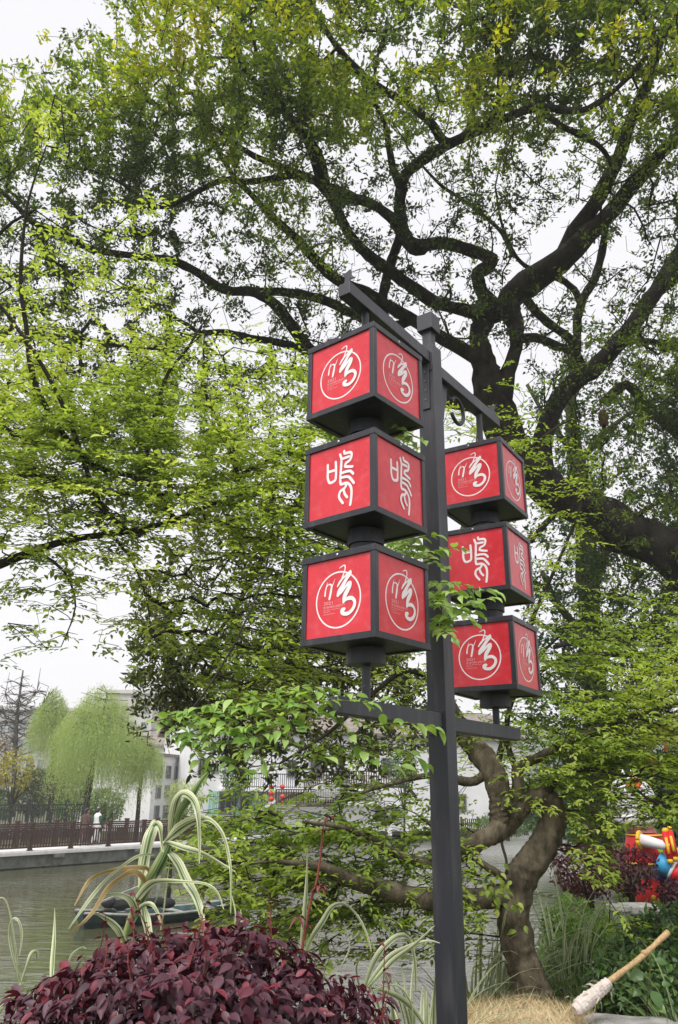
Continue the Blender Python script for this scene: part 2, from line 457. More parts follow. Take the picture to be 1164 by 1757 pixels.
leaf_mat('maple_leaf', [(0, (.04, .012, .018)), (1, (.11, .028, .038))], .35, (1.6, .6, .6))
leaf_mat('ivy_leaf', [(0, (.025, .065, .015)), (.7, (.06, .13, .025)), (1, (.20, .21, .03))], .45)
leaf_mat('straw', [(0, (.52, .40, .22)), (1, (.82, .69, .46))], .2, (1, 1, .9), .6)
leaf_mat('grass_leaf', [(0, (.08, .16, .035)), (1, (.22, .36, .07))], .35)

# ================================================================== setting: ground, water, far bank
WZ = -1.65
def xb(Y): return np.interp(Y, [5, 6.2, 8.5, 12, 15, 22, 36, 60], [-.2, .75, 1.9, 3.0, 4.0, 6.4, 11.4, 22])
def land(X, Y): return max(5.2 - Y, X - float(xb(Y)))
def gz(X, Y):
    d = land(X, Y); t = min(1, max(0, (d + .9) / 1.1)); t = t * t * (3 - 2 * t)
    h = -2.4 + 2.4 * t
    return h + .05 * noise.noise(Vector((X * .8, Y * .8, 0))) + .10 * noise.noise(Vector((X * .2, Y * .2, 3)))
gx = np.concatenate([np.linspace(-60, -8, 14), np.arange(-7, 12, .3), np.linspace(12, 70, 20)])
gy = np.concatenate([np.linspace(-40, -2, 12), np.arange(-1.5, 20, .3), np.linspace(20.5, 58, 30)])
V = [(x, y, gz(x, y)) for y in gy for x in gx]; nx_ = len(gx)
m = MB(); m.add(V, [(j * nx_ + i, j * nx_ + i + 1, (j + 1) * nx_ + i + 1, (j + 1) * nx_ + i) for j in range(len(gy) - 1) for i in range(nx_ - 1)])
tag(m.build('ground', 'soil', smooth=True), kind='structure')
m = MB(); m.add([(-335, -50, WZ), (335, -50, WZ), (335, 240, WZ), (-335, 240, WZ)], [(0, 1, 2, 3)])
tag(m.build('water', 'pond_water'), kind='structure')

ZD = float(at(0, 1463, 35)[2])                       # top of the bridge deck
D0 = at_z(0, 1463, ZD); D1 = at_z(250, 1449, ZD)
DD = (D1 - D0); DD[2] = 0; DD /= np.linalg.norm(DD); DN = np.array([-DD[1], DD[0], 0])      # along the deck, across it (away)
def dk(s, t=0., z=0.): return D0 + DD * s + DN * t + np.array([0, 0, z])
def dk_s(px):                                        # distance along the deck edge seen at photo column px
    r = ray(px, 1450); A = np.array([[DD[0], -r[0]], [DD[1], -r[1]]]); return float(np.linalg.solve(A, -(D0 - EYE)[:2])[0])
# far bank with a kerb of pale stone along the water
m = MB(); a = dk(-350, 3.2); b = dk(370, 3.2)
m.prism([(a[0], a[1]), (b[0], b[1]), (330, 395), (-330, 395)], (0, 0, ZD - 1.6), (1, 0, 0), (0, 1, 0), 2.9)
tag(m.build('far_bank', 'far_soil'), kind='structure')
m = MB(); m.bar(dk(-60, 3.0, -.25), dk(60, 3.0, -.25), .35, .34)
tag(m.build('kerb', 'deck_stone'), kind='structure')

# the walkway: deck slabs on a concrete beam and piers
m = MB(); m.bar(dk(-30, 1.1, -.07), dk(15.5, 1.1, -.07), 2.2, .14); m.bar(dk(-30, -.02, -.10), dk(15.5, -.02, -.10), .10, .12)
dko = m.build('walkway', 'deck_stone'); tag(dko, kind='structure')
m = MB(); m.bar(dk(-30, .35, -.40), dk(15.5, .35, -.40), .5, .5); m.bar(dk(-30, 1.9, -.40), dk(15.5, 1.9, -.40), .4, .5)
m.build('edge_beam', 'beam_concrete', dko)
for s in np.arange(-28, 16, 4.4):
    m = MB(); m.box(dk(s, .5, -1.6), (.45, .5, 2.0), DD, DN); m.box(dk(s, -.02, -.24), (.5, .16, .14), DD, DN)
    m.build('pier', 'beam_concrete', dko)

# ---- wooden railings along both edges of the walkway
def wood_railing(t, label, s0, s1, off):
    base = dk(s0, t); r = thing('wooden_railing', base, label, 'railing')
    posts = np.arange(s0 + off, s1, 2.03)
    for z, h in ((.98, .07), (.80, .05), (.13, .06)):
        m = MB(); m.bar(dk(s0, t, z), dk(s1, t, z), .07, h); m.build('rail', 'brown_wood', r, bevel=.006)
    pm = None
    for s in posts:
        if pm is None:
            m = MB(); p = base
            m.box(p + np.array([0, 0, .52]), (.15, .15, 1.12), DD, DN); m.box(p + np.array([0, 0, 1.10]), (.19, .19, .07), DD, DN); m.box(p + np.array([0, 0, -.02]), (.2, .2, .12), DD, DN)
            pm = m.build('post', 'brown_wood', r); po = pm
        else:
            po = pm.copy(); COL.objects.link(po)
        q = dk(s, t) - base; po.location = Vector(q)
    bm_ = None
    for s in np.arange(s0 + .1, s1, .135):
        if np.min(np.abs(posts - s)) < .11: continue
        if bm_ is None:
            m = MB(); m.box(base + np.array([0, 0, .465]), (.058, .028, .64), DD, DN); bm_ = m.build('baluster', 'brown_wood', r); bo = bm_
        else:
            bo = bm_.copy(); COL.objects.link(bo)
        bo.location = Vector(dk(s, t) - base)
    return r
s55 = dk_s(55)
wood_railing(.12, 'dark brown wooden railing along the near edge of the walkway, in front of the walkers', s55 - 4.06, 15.2, .001)
wood_railing(2.05, 'dark brown wooden railing along the far edge of the walkway, behind the walkers', s55 - 4.5, 15.4, .9)

# ---- grey iron fence of the garden behind
def iron_fence():
    s0, s1, t, top = dk_s(0) - 4, dk_s(233) * 1.13, 5.6, 1.78
    zb = .16
    base = dk(s0, t, 0); r = thing('iron_fence', base, 'dark iron garden fence with zigzag bars and capped posts behind the walkway', 'fence')
    for z in (top - .06, top - .3, .2):
        m = MB(); m.bar(dk(s0, t, z), dk(s1, t, z), .05, .075); m.build('rail', 'iron_grey', r)
    for px in (-40, 54, 143, 204, 232):
        s = dk_s(px) * 1.13
        m = MB(); m.box(dk(s, t, (top + .1) / 2), (.14, .14, top + .1), DD, DN); m.box(dk(s, t, top + .13), (.2, .2, .07), DD, DN); m.lathe([(.05, 0), (.08, .05), (.05, .11), (.01, .14)], dk(s, t, top + .165), 8)
        m.build('post', 'iron_grey', r)
    bar = None
    for i, s in enumerate(np.arange(s0 + .1, s1 - .05, .15)):
        if bar is None:
            m = MB(); m.box(dk(s0, t, .88), (.042, .03, 1.5), DD, DN); bar = m.build('bar', 'iron_grey', r); o = bar
        else: o = bar.copy(); COL.objects.link(o)
        o.location = Vector(DD * (s - s0))
    ch = None
    for i, s in enumerate(np.arange(s0 + .3, s1 - .5, .62)):
        if ch is None:
            m = MB()
            for k in range(3):
                z = .35 + .2 * k
                m.bar(dk(s0 - .22, t - .03, z + .22), dk(s0, t - .03, z), .03, .035); m.bar(dk(s0, t - .03, z), dk(s0 + .22, t - .03, z + .22), .03, .035)
            ch = m.build('chevron', 'frame_grey', r); o = ch
        else: o = ch.copy(); COL.objects.link(o)
        o.location = Vector(DD * (s - s0))
iron_fence()

# ---- far hill and buildings
m = MB()
hp = []
for i, px in enumerate(range(-750, 1900, 25)):
    h = 1252 - 22 * math.exp(-((px - 240) / 130) ** 2) - 10 * noise.noise(Vector((px * .01, 0, 0)))
    p = at(px, h, 345); hp.append(p)
nn = len(hp)
m.add([(p[0], p[1] - 14, -2) for p in hp] + hp + [(p[0], p[1] + 45, p[2] * .6) for p in hp], [(i, i + 1, nn + i + 1, nn + i) for i in range(nn - 1)] + [(nn + i, nn + i + 1, 2 * nn + i + 1, 2 * nn + i) for i in range(nn - 1)])
tag(m.build('hill', 'hill_green', smooth=True), kind='structure')

class House:
    """a walled block standing on the far bank between two photo columns at given depths"""
    def __init__(s, name, label, px0, px1, pytop, Y0, Y1, deep, wall, cat='house'):
        zb = ZD - .15
        A = at(px0, 1400, Y0); B = at(px1, 1400, Y1); A[2] = B[2] = zb
        s.A = A; s.X = (B - A); s.L = np.linalg.norm(s.X); s.X /= s.L; s.Nf = np.array([-s.X[1], s.X[0], 0])
        top = at((px0 + px1) / 2, pytop, (Y0 + Y1) / 2)[2]; s.H = top - zb; s.deep = deep
        s.root = thing(name, (A + B) / 2, label, cat)
        m = MB(); m.box((A + B) / 2 + s.Nf * deep / 2 + np.array([0, 0, s.H / 2]), (s.L, deep, s.H), s.X, s.Nf); s.wall = m.build('wall', wall, s.root)
    def p(s, u, v, out=0.): return s.A + s.X * s.L * u + np.array([0, 0, s.H * v]) - s.Nf * out
    def window(s, u0, u1, v0, v1, glass='glass_dark', frame='frame_grey', name='window', bars=1):
        c = (s.p(u0, v0) + s.p(u1, v1)) / 2; wd = s.L * (u1 - u0); h = s.H * (v1 - v0); e = max(.06, wd * .06)
        m = MB(); t = .1
        for sg in (-1, 1):
            m.box(c + s.X * sg * (wd / 2 - e / 2) - s.Nf * t / 2, (e, t, h), s.X, s.Nf)
            m.box(c + np.array([0, 0, sg * (h / 2 - e / 2)]) - s.Nf * t / 2, (wd - 2 * e, t, e), s.X, s.Nf)
        for k in range(bars):
            m.box(c + s.X * wd * ((k + 1) / (bars + 1) - .5) - s.Nf * .035, (e * .6, .07, h - 2 * e), s.X, s.Nf)
        fo = m.build(name, frame, s.root)
        m = MB(); m.box(c - s.Nf * .014, (wd - 2 * e, .024, h - 2 * e), s.X, s.Nf); m.build('pane', glass, fo)
        return fo
    def flat_roof(s, over, th, mt):
        m = MB(); m.box(s.p(.5, 1) + s.Nf * s.deep / 2 + np.array([0, 0, th / 2]), (s.L + 2 * over, s.deep + 2 * over, th), s.X, s.Nf); m.build('roof', mt, s.root)
    def gable_roof(s, rise, over, mt):
        m = MB(); Z = np.array([0, 0, 1.])
        a = s.p(0, 1) - s.X * over; d = s.deep
        poly = [(-over, -.05), (d / 2, rise), (d + over, -.05), (d + over, .15), (d / 2, rise + .22), (-over, .15)]
        O = s.p(.5, 1); m.prism(poly, O, s.Nf, Z, s.L + 2 * over); m.build('roof', mt, s.root)
        m = MB(); m.prism([(0, 0), (d / 2, rise - .02), (d, 0)], O, s.Nf, Z, s.L - .1); m.build('gable', 'white_wall', s.root)

h = House('apartment_building', 'long grey apartment building far behind the bare tree at left', -160, 172, 1218, 120, 124, 16, 'grey_wall', 'building')
for j in range(4):
    for i in range(16):
        u = .02 + i * .061; h.window(u, u + .038, .16 + j * .2, .29 + j * .2, 'glass_grey', 'pale_wall')
h.flat_roof(.4, .5, 'pale_wall')
h = House('apartment_building', 'tall beige grey block rising behind the large willow', 166, 246, 1190, 112, 112, 14, 'pale_wall', 'building')
for j in range(6):
    for i in range(4): h.window(.08 + i * .23, .08 + i * .23 + .13, .10 + j * .145, .17 + j * .145, 'glass_grey', 'grey_wall')
h.flat_roof(.3, .5, 'pale_wall')
h = House('tower_block', 'pale grey tower block farthest away beside the hill', 281, 322, 1212, 240, 240, 20, 'pale_wall', 'building')
for j in range(9):
    for i in range(3): h.window(.1 + i * .3, .1 + i * .3 + .18, .12 + j * .09, .17 + j * .09, 'glass_grey', 'grey_wall')
h.flat_roof(.2, .8, 'grey_wall')
h = House('tiled_house', 'low white house with brown grey tiled roof behind the willow', 236, 335, 1280, 76, 74, 9, 'white_wall')
for i in range(5):
    for j in range(2): h.window(.06 + i * .19, .06 + i * .19 + .11, .18 + j * .4, .44 + j * .4, 'glass_grey')
h.gable_roof(2.2, .5, 'roof_tile')
h = House('white_house', 'white house wing with close rows of grey windows left of the curtained shopfront', 256, 327, 1300, 56, 62, 6, 'white_wall')
for i in range(4):
    for j in range(3): h.window(.10 + i * .2, .10 + i * .2 + .1, .16 + j * .27, .34 + j * .27, 'glass_grey')
h.flat_roof(.25, .2, 'roof_tile')
h = House('white_house', 'narrow white gable wall seen between willow strands beside red lanterns', 198, 222, 1300, 64, 64, 5, 'white_wall')
h.flat_roof(.2, .2, 'roof_tile'); h.window(.3, .7, .55, .75)
# main white house with the shopfront, balcony and outdoor stairs
h = House('white_house', 'large white two storey house with curtained shopfront and balcony behind the pond', 327, 905, 1262, 55, 66, 10, 'white_wall')
H = h
h.gable_roof(2.4, .5, 'roof_tile')
def hu(px, py):                                     # photo position -> place on the house front
    r = ray(px, py); t = ((H.A - EYE) @ H.Nf) / (r @ H.Nf); q = EYE + r * t - H.A
    return float(q @ H.X) / H.L, float(q[2]) / H.H
def win_px(x0, y0, x1, y1, **k):
    u0, _ = hu(x0, (y0 + y1) / 2); u1, _ = hu(x1, (y0 + y1) / 2); _, v1 = hu((x0 + x1) / 2, y0); _, v0 = hu((x0 + x1) / 2, y1)
    H.window(u0, u1, max(.005, v0), v1, **k)
for x0, y0, x1, y1, g in ((340, 1300, 352, 1330, 'glass_dark'), (366, 1310, 376, 1326, 'glass_dark'), (492, 1303, 508, 1334, 'glass_dark'), (531, 1302, 552, 1336, 'glass_dark'), (575, 1302, 590, 1334, 'glass_grey'), (655, 1300, 672, 1334, 'glass_dark'), (735, 1300, 752, 1332, 'glass_dark'), (822, 1304, 838, 1332, 'glass_dark'),
                          (376, 1362, 397, 1396, 'glass_dark'), (412, 1360, 428, 1396, 'glass_dark'), (640, 1386, 690, 1406, 'glass_dark'), (780, 1362, 800, 1392, 'glass_dark')):
    win_px(x0, y0, x1, y1, glass=g)
for x0, x1 in ((356, 375), (398, 411), (429, 446), (447, 462)):
    u0, _ = hu(x0, 1375); u1, _ = hu(x1, 1375); _, v1 = hu(x0, 1357)
    m = MB(); n = 15; ptsV = []
    for i in range(n + 1):
        q = H.p(lerp(u0, u1, i / n), 0, .16 + .05 * math.sin(i * 2.4)); ptsV.append(q)
    m.add(ptsV + [q + np.array([0, 0, H.H * v1]) for q in ptsV], [(i, i + 1, n + 2 + i, n + 1 + i) for i in range(n)])
    o = m.build('curtain', 'teal_curtain', H.root); o.modifiers.new('thick', 'SOLIDIFY').thickness = .02
u0, v = hu(374, 1355); u1, _ = hu(640, 1355)
m = MB(); m.box((H.p(u0, v, .55) + H.p(u1, v, .55)) / 2, (H.L * (u1 - u0), 1.1, .16), H.X, H.Nf); bal = m.build('balcony', 'white_wall', H.root)
m = MB()
for z, th in ((.95, .06), (.12, .05)): m.bar(H.p(u0, v, 1.04) + np.array([0, 0, .1 + z]), H.p(u1, v, 1.04) + np.array([0, 0, .1 + z]), .05, th)
m.build('rail', 'iron_grey', bal)
for i in range(76):
    q = H.p(lerp(u0, u1, (i + .5) / 76), v, 1.04)
    if i == 0:
        m = MB(); m.box(q + np.array([0, 0, .62]), (.035, .035, .98), H.X, H.Nf); bb = m.build('baluster', 'iron_grey', bal); q0 = q
    else:
        o = bb.copy(); COL.objects.link(o); o.location = Vector(q - q0)
# outdoor staircase in front of the house
def stairs():
    Ys = 53.; zt = ZD - .15
    base = at(560, 1420, Ys); base[2] = zt
    r = thing('outdoor_staircase', base, 'outdoor stair with pale stringers and brown railings rising to a landing before the white house', 'stairs')
    def P(px, py, dy=0.): return at(px, py, Ys + dy)
    def flight(a, b, c, d):
        for k, (p, q) in enumerate(((a, b), (c, d))):
            m = MB(); m.bar(P(*p, k * .1), P(*q, k * .1), .10, .26); m.build('stringer', 'deck_stone', r)
            m = MB(); up = np.array([0, 0, .95])
            m.bar(P(*p, k * .1) + up, P(*q, k * .1) + up, .07, .07); m.build('handrail', 'brown_wood', r)
            for i in range(11):
                m = MB(); s = P(*p, k * .1) + (P(*q, k * .1) - P(*p, k * .1)) * (i / 10); m.box(s + np.array([0, 0, .5]), (.05, .05, .9)); m.build('baluster', 'brown_wood', r)
        for i in range(9):
            t = (i + .5) / 9; s = (lerp(P(*a), P(*b), t) + lerp(P(*c, .1), P(*d, .1), t)) / 2
            m = MB(); m.box(s, (abs(P(*c)[0] - P(*a)[0]), 1.0, .07)); m.build('step', 'concrete', r)
    flight((426, 1404), (473, 1374), (470, 1410), (505, 1386))
    flight((522, 1369), (556, 1342), (570, 1374), (600, 1346))
    for x0, y0, x1, y1 in ((474, 1382, 576, 1382), (556, 1350, 702, 1350)):
        m = MB(); m.bar(P(x0, y0, .4), P(x1, y1, .4), 1.5, .14); m.build('landing', 'brown_wood', r)
        m = MB()
        for z in (.95, .15): m.bar(P(x0, y0, -.3) + np.array([0, 0, z]), P(x1, y1, -.3) + np.array([0, 0, z]), .07, .07)
        m.build('handrail', 'brown_wood', r)
        n = int((x1 - x0) / 4.2)
        for i in range(n + 1):
            m = MB(); m.box(lerp(P(x0, y0, -.3), P(x1, y1, -.3), i / n) + np.array([0, 0, .5]), (.07, .05, .95)); m.build('baluster', 'brown_wood', r)
    m = MB(); m.bar(P(700, 1349), P(716, 1372), .10, .2); m.build('stringer', 'brown_wood', r)
    for px in (640, 668, 696):
        m = MB(); b = P(px, 1378, .3); m.box((b[0], b[1], (b[2] + zt) / 2), (.3, .3, b[2] - zt)); m.build('pillar', 'white_wall', r)
    m = MB(); m.bar(P(592, 1379, .3), P(704, 1379, .3), 1.2, .2); m.build('slab', 'white_wall', r)
stairs()
# brown fence right of the post, in front of the white house
def picket():
    a = at(792, 1412, 52.); b = at(905, 1412, 54.); a[2] = b[2] = ZD
    r = thing('picket_fence', (a + b) / 2, 'brown picket fence seen through the loop of the crooked tree', 'fence')
    m = MB()
    for z in (.75, .2): m.bar(a + np.array([0, 0, z]), b + np.array([0, 0, z]), .05, .06)
    m.build('rail', 'brown_wood', r)
    for i in range(34):
        m = MB(); m.box(lerp(a, b, i / 33) + np.array([0, 0, .5 + .06 * (i % 8 == 0)]), (.07 + .06 * (i % 8 == 0), .05, 1.0 + .12 * (i % 8 == 0))); m.build('picket', 'brown_wood', r)
picket()

# ================================================================== the lantern post
def paint_mat(name, col, rough, dust=.35, dcol=(.16, .15, .14), scol=(.22, .21, .21)):
    m = mat(name, col, rough, .10, 5, .04, 90, spec=.45)
    nt = m.node_tree; b = nt.nodes['Principled BSDF']
    n = nt.nodes.new('ShaderNodeTexNoise'); n.inputs['Scale'].default_value = 3.2; n.inputs['Detail'].default_value = 7
    r = nt.nodes.new('ShaderNodeMapRange'); r.inputs['To Min'].default_value = rough - .1; r.inputs['To Max'].default_value = rough + .14
    tc = nt.nodes.new('ShaderNodeTexCoord'); nt.links.new(tc.outputs['Object'], n.inputs['Vector'])
    nt.links.new(n.outputs['Fac'], r.inputs['Value']); nt.links.new(r.outputs[0], b.inputs['Roughness'])
    # dust runs and scuffs of their own shape on the paint
    src = b.inputs['Base Color'].links[0].from_socket
    mp = nt.nodes.new('ShaderNodeMapping'); mp.inputs['Scale'].default_value = (9, 9, 1.1); nt.links.new(tc.outputs['Object'], mp.inputs[0])
    d = nt.nodes.new('ShaderNodeTexNoise'); d.inputs['Scale'].default_value = 2.4; d.inputs['Detail'].default_value = 8; nt.links.new(mp.outputs[0], d.inputs['Vector'])
    dr = nt.nodes.new('ShaderNodeMapRange'); dr.inputs['From Min'].default_value = .52; dr.inputs['From Max'].default_value = .80; dr.inputs['To Max'].default_value = dust
    nt.links.new(d.outputs['Fac'], dr.inputs['Value'])
    mx = nt.nodes.new('ShaderNodeMixRGB'); mx.inputs['Color2'].default_value = (*dcol, 1); nt.links.new(dr.outputs[0], mx.inputs['Fac']); nt.links.new(src, mx.inputs['Color1'])
    v = nt.nodes.new('ShaderNodeTexNoise'); v.inputs['Scale'].default_value = 38; v.inputs['Detail'].default_value = 3; nt.links.new(tc.outputs['Object'], v.inputs['Vector'])
    vr = nt.nodes.new('ShaderNodeMapRange'); vr.inputs['From Min'].default_value = .72; vr.inputs['From Max'].default_value = .76; vr.inputs['To Max'].default_value = .5
    nt.links.new(v.outputs['Fac'], vr.inputs['Value'])
    m2 = nt.nodes.new('ShaderNodeMixRGB'); m2.inputs['Color2'].default_value = (*scol, 1); nt.links.new(vr.outputs[0], m2.inputs['Fac']); nt.links.new(mx.outputs[0], m2.inputs['Color1'])
    nt.links.new(m2.outputs[0], b.inputs['Base Color'])
    return m
paint_mat('post_paint', (.032, .033, .043), .42)
paint_mat('frame_paint', (.026, .027, .035), .42)
paint_mat('red_panel', (.64, .034, .050), .27, .22, (.62, .30, .30), (.66, .22, .22))
mat('white_print', (.84, .77, .78), .5, .04, 20)
mat('pale_print', (.80, .45, .46), .5, .04, 20)
mat('screw_steel', (.55, .55, .56), .35, .1, 10, metal=.7)
mat('rust_paint', (.09, .045, .03), .8, .4, 30)

PZ = EYE[2]
YAW = .62989
PD = np.array([math.sin(YAW), math.cos(YAW), 0.]); PE = np.array([-math.cos(YAW), math.sin(YAW), 0.]); Z3 = np.array([0, 0, 1.])
P0 = np.array([.5288, 4.0264, 0.])
def pp(s, z, e=0.): return P0 + PD * s + PE * e + np.array([0, 0, PZ + z])
post = thing('lantern_post', (P0[0], P0[1], 0), 'tall square charcoal metal post with two cross arms carrying red box lanterns', 'post')
PW = .1045
m = MB(); m.box(pp(0, (2.493 - PZ - .3) / 2), (PW, PW, 2.493 + PZ + .3), PD, PE); m.build('pole', 'post_paint', post, bevel=.004)
m = MB(); m.box(pp(0, 2.555), (.058, .058, .13), PD, PE); m.build('neck', 'post_paint', post, bevel=.003)
m = MB(); m.box(pp(0, 2.662), (.102, .102, .112), PD, PE); m.build('cap', 'post_paint', post, bevel=.004)
AW = .072
zl, zr = 2.405, 2.368
for nm, a, b in (('top_arm', pp(-.875, zl), pp(-PW / 2 - .004, zl)), ('top_arm', pp(PW / 2 + .004, zr), pp(.895, zr)), ('bottom_arm', pp(-.91, .338), pp(-PW / 2 - .004, .338)), ('bottom_arm', pp(PW / 2 + .004, .328), pp(.89, .328))):
    m = MB(); m.bar(a, b, AW, AW); o = m.build(nm, 'post_paint', post, bevel=.004)
for s, z in ((-1, zl - .02), (1, zr - .02), (-1, .338), (1, .328)):                     # flange plates where the arms meet the pole
    m = MB(); m.box(pp(s * (PW / 2 + .003), z - .01), (.006, .088, .12), PD, PE); m.build('flange', 'post_paint', post, bevel=.002)
m = MB(); m.box(pp(-PW / 2 - .004, 2.22), (.008, .05, .30), PD, PE); pl = m.build('hinge_plate', 'post_paint', post, bevel=.002)
for z in (2.13, 2.19, 2.25, 2.31):
    m = MB(); m.lathe([(.005, 0), (.005, .004), (.002, .006)], pp(-PW / 2 - .008, z), 10, -PD); m.build('bolt', 'frame_grey', pl)
# cut-plate finials, like little fish tails, on the arm ends
FIN = [(-.022, 0), (-.014, .05), (-.034, .092), (-.012, .082), (.006, .088), (.020, .094), (.022, .062), (.050, .030), (.018, .034), (.014, 0)]
for s, z, sg in ((-.845, zl + AW / 2, 1), (.865, zr + AW / 2, -1)):
    m = MB(); m.prism([(x * sg, y) for x, y in (FIN if sg > 0 else FIN[::-1])], pp(s, z), -PE, Z3, .008); m.build('finial', 'post_paint', post, bevel=.001)
# scroll bracket under the right arm
m = MB(); m.prism([(0, 0), (.155, 0), (.13, -.05), (.13, -.10), (.10, -.16), (.085, -.24), (.055, -.29), (0, -.31)], pp(PW / 2 + .01, zr - AW / 2), PD, Z3, .010)
m.build('bracket_plate', 'post_paint', post, bevel=.001)
ring = [pp(.330 + .085 * math.cos(q), zr - AW / 2 - .108 + .085 * math.sin(q)) for q in np.linspace(math.radians(-150), math.radians(150), 36)]
m = MB(); m.tube(ring, .0125, 8); m.build('scroll', 'post_paint', post, smooth=True)

# lanterns ---------------------------------------------------------
LA, LH = .42, .406
EM = [[(-61, 71, 2), (-66, 54, 6), (-72, 36, 7), (-75, 12, 9)], [(-66, 52, 4), (-54, 60, 5), (-44, 59, 7), (-37, 49, 9), (-42, 23, 11), (-49, -6, 11)], [(-17, 82, 1), (-27, 62, 4), (-34, 49, 5), (-37, 39, 5)], [(8, 126, 4), (25, 133, 5), (36, 134, 6), (40, 125, 7), (37, 109, 6), (30, 94, 7), (21, 73, 10), (8, 59, 11), (-3, 44, 7)], [(-3, 44, 5), (3, 53, 5), (28, 76, 7), (53, 92, 10), (70, 102, 10)], [(70, 102, 10), (67, 92, 19), (48, 71, 17), (26, 42, 20), (8, 20, 21), (0, 3, 15)], [(0, 3, 12), (21, 18, 15), (44, 37, 12), (59, 49, 15), (69, 51, 15), (66, 37, 19), (56, 21, 21), (45, 6, 22), (37, -10, 20), (32, -32, 12)], [(32, -32, 10), (44, -23, 12), (59, -18, 17), (79, -20, 17), (93, -34, 16), (93, -52, 16), (82, -70, 16), (62, -83, 17), (40, -84, 17), (27, -77, 20), (27, -67, 22), (37, -62, 15)]]
SEAL = [[(-71, 89), (-70, 56), (-70, 26), (-64, 4), (-55, -5), (-38, -4), (-23, 4), (-20, 27), (-20, 60), (-22, 92)], [(-68, 52), (-22, 52)], [(4, 123), (12, 100), (12, 76), (9, 36), (7, 6), (9, -26), (25, -29), (44, -30), (60, -41), (71, -61), (73, -89), (70, -117), (66, -141)], [(29, 133), (32, 121), (52, 120), (69, 116), (73, 101), (64, 80), (41, 70), (35, 57), (41, 52), (78, 43)], [(14, 97), (57, 98)], [(10, 25), (39, 27), (64, 24), (76, 15), (83, 6)], [(10, 3), (39, 2), (58, -4), (74, -22), (87, -40)], [(46, -33), (35, -52), (11, -62), (2, -78), (4, -96), (24, -124)], [(28, -56), (35, -82), (49, -101)]]
class Flat:
    """print on a panel: ribbons in panel millimetres, each a hair above the last"""
    def __init__(s): s.v = []; s.f = []; s.z = .0006
    def stroke(s, pts, wd=None):
        pts = smoothline([(*p, wd) if wd else p for p in pts], 5); n = len(pts); base = len(s.v)
        for i, p in enumerate(pts):
            t = pts[min(i + 1, n - 1)][:2] - pts[max(i - 1, 0)][:2]; t /= (np.linalg.norm(t) + 1e-9); q = np.array([-t[1], t[0]])
            for sg in (-1, 1):
                x, y = (p[:2] + q * sg * p[2] / 2) / 1000; s.v.append((x, y, s.z + i * 4e-6))
        s.f += [(base + 2 * i, base + 2 * i + 1, base + 2 * i + 3, base + 2 * i + 2) for i in range(n - 1)]
        for e in (0, n - 1):                                     # round brush ends
            s.z += 4e-6 * n; b2 = len(s.v); r = pts[e][2] / 2000
            s.v += [(pts[e][0] / 1000 + r * math.cos(a), pts[e][1] / 1000 + r * math.sin(a), s.z) for a in np.linspace(0, 2 * math.pi, 13)[:-1]]
            s.f.append(tuple(range(b2, b2 + 12))); s.z += 2e-5
    def ring(s, cx, cy, r, wd):
        base = len(s.v); n = 64
        for i in range(n):
            a = 2 * math.pi * i / n
            for rr in (r - wd / 2, r + wd / 2): s.v.append(((cx + rr * math.cos(a)) / 1000, (cy + rr * math.sin(a)) / 1000, s.z))
        for i in range(n):
            j = (i + 1) % n; s.f.append((base + 2 * i, base + 2 * i + 1, base + 2 * j + 1, base + 2 * j))
        s.z += 3e-5
    def mesh(s, name, mt):
        me = bpy.data.meshes.new(name); me.from_pydata(s.v, [], s.f); me.materials.append(MATS[mt]); me.update(); return me
fe = Flat(); fe.ring(0, -15, 124, 7)
for st in EM: fe.stroke(st)
EMBLEM = fe.mesh('emblem', 'white_print')
fs_ = Flat()
for st in SEAL: fs_.stroke(st, 13.2)
GLYPH = fs_.mesh('glyph', 'white_print')
def text_mesh(rows):
    V = []; FF = []; mat_ = MATS['pale_print']
    for body, x, y, h, wmax in rows:
        cu = bpy.data.curves.new('lettering', 'FONT'); cu.body = body; cu.size = 1; cu.resolution_u = 2
        o = bpy.data.objects.new('lettering', cu); COL.objects.link(o)
        dg = bpy.context.evaluated_depsgraph_get(); me = bpy.data.meshes.new_from_object(o.evaluated_get(dg))
        vs_ = np.array([v.co[:] for v in me.vertices]); fs2 = [tuple(p.vertices) for p in me.polygons]
        bpy.data.objects.remove(o); bpy.data.curves.remove(cu)
        if not len(vs_): continue
        x0, x1 = vs_[:, 0].min(), vs_[:, 0].max(); y0, y1 = vs_[:, 1].min(), vs_[:, 1].max()
        n = len(V)
        V += [((x + (a - x0) / (x1 - x0) * wmax) / 1000, (y + (b - y0) / (y1 - y0) * h) / 1000, .0008) for a, b, _ in vs_]
        FF += [tuple(i + n for i in f) for f in fs2]
    me = bpy.data.meshes.new('lettering'); me.from_pydata(V, [], FF); me.materials.append(mat_); me.update(); return me
LETTER = text_mesh([('2021', -81, -32, 15, 50), ('第六届中国鸣山民俗文化节', -82, -48, 11, 122), ('2021 The sixth cultural festival', -82, -57, 5.5, 91), ('Ming Shan', -82, -66, 5.5, 38), ('folk culture festival', -82, -76, 5.5, 64)])

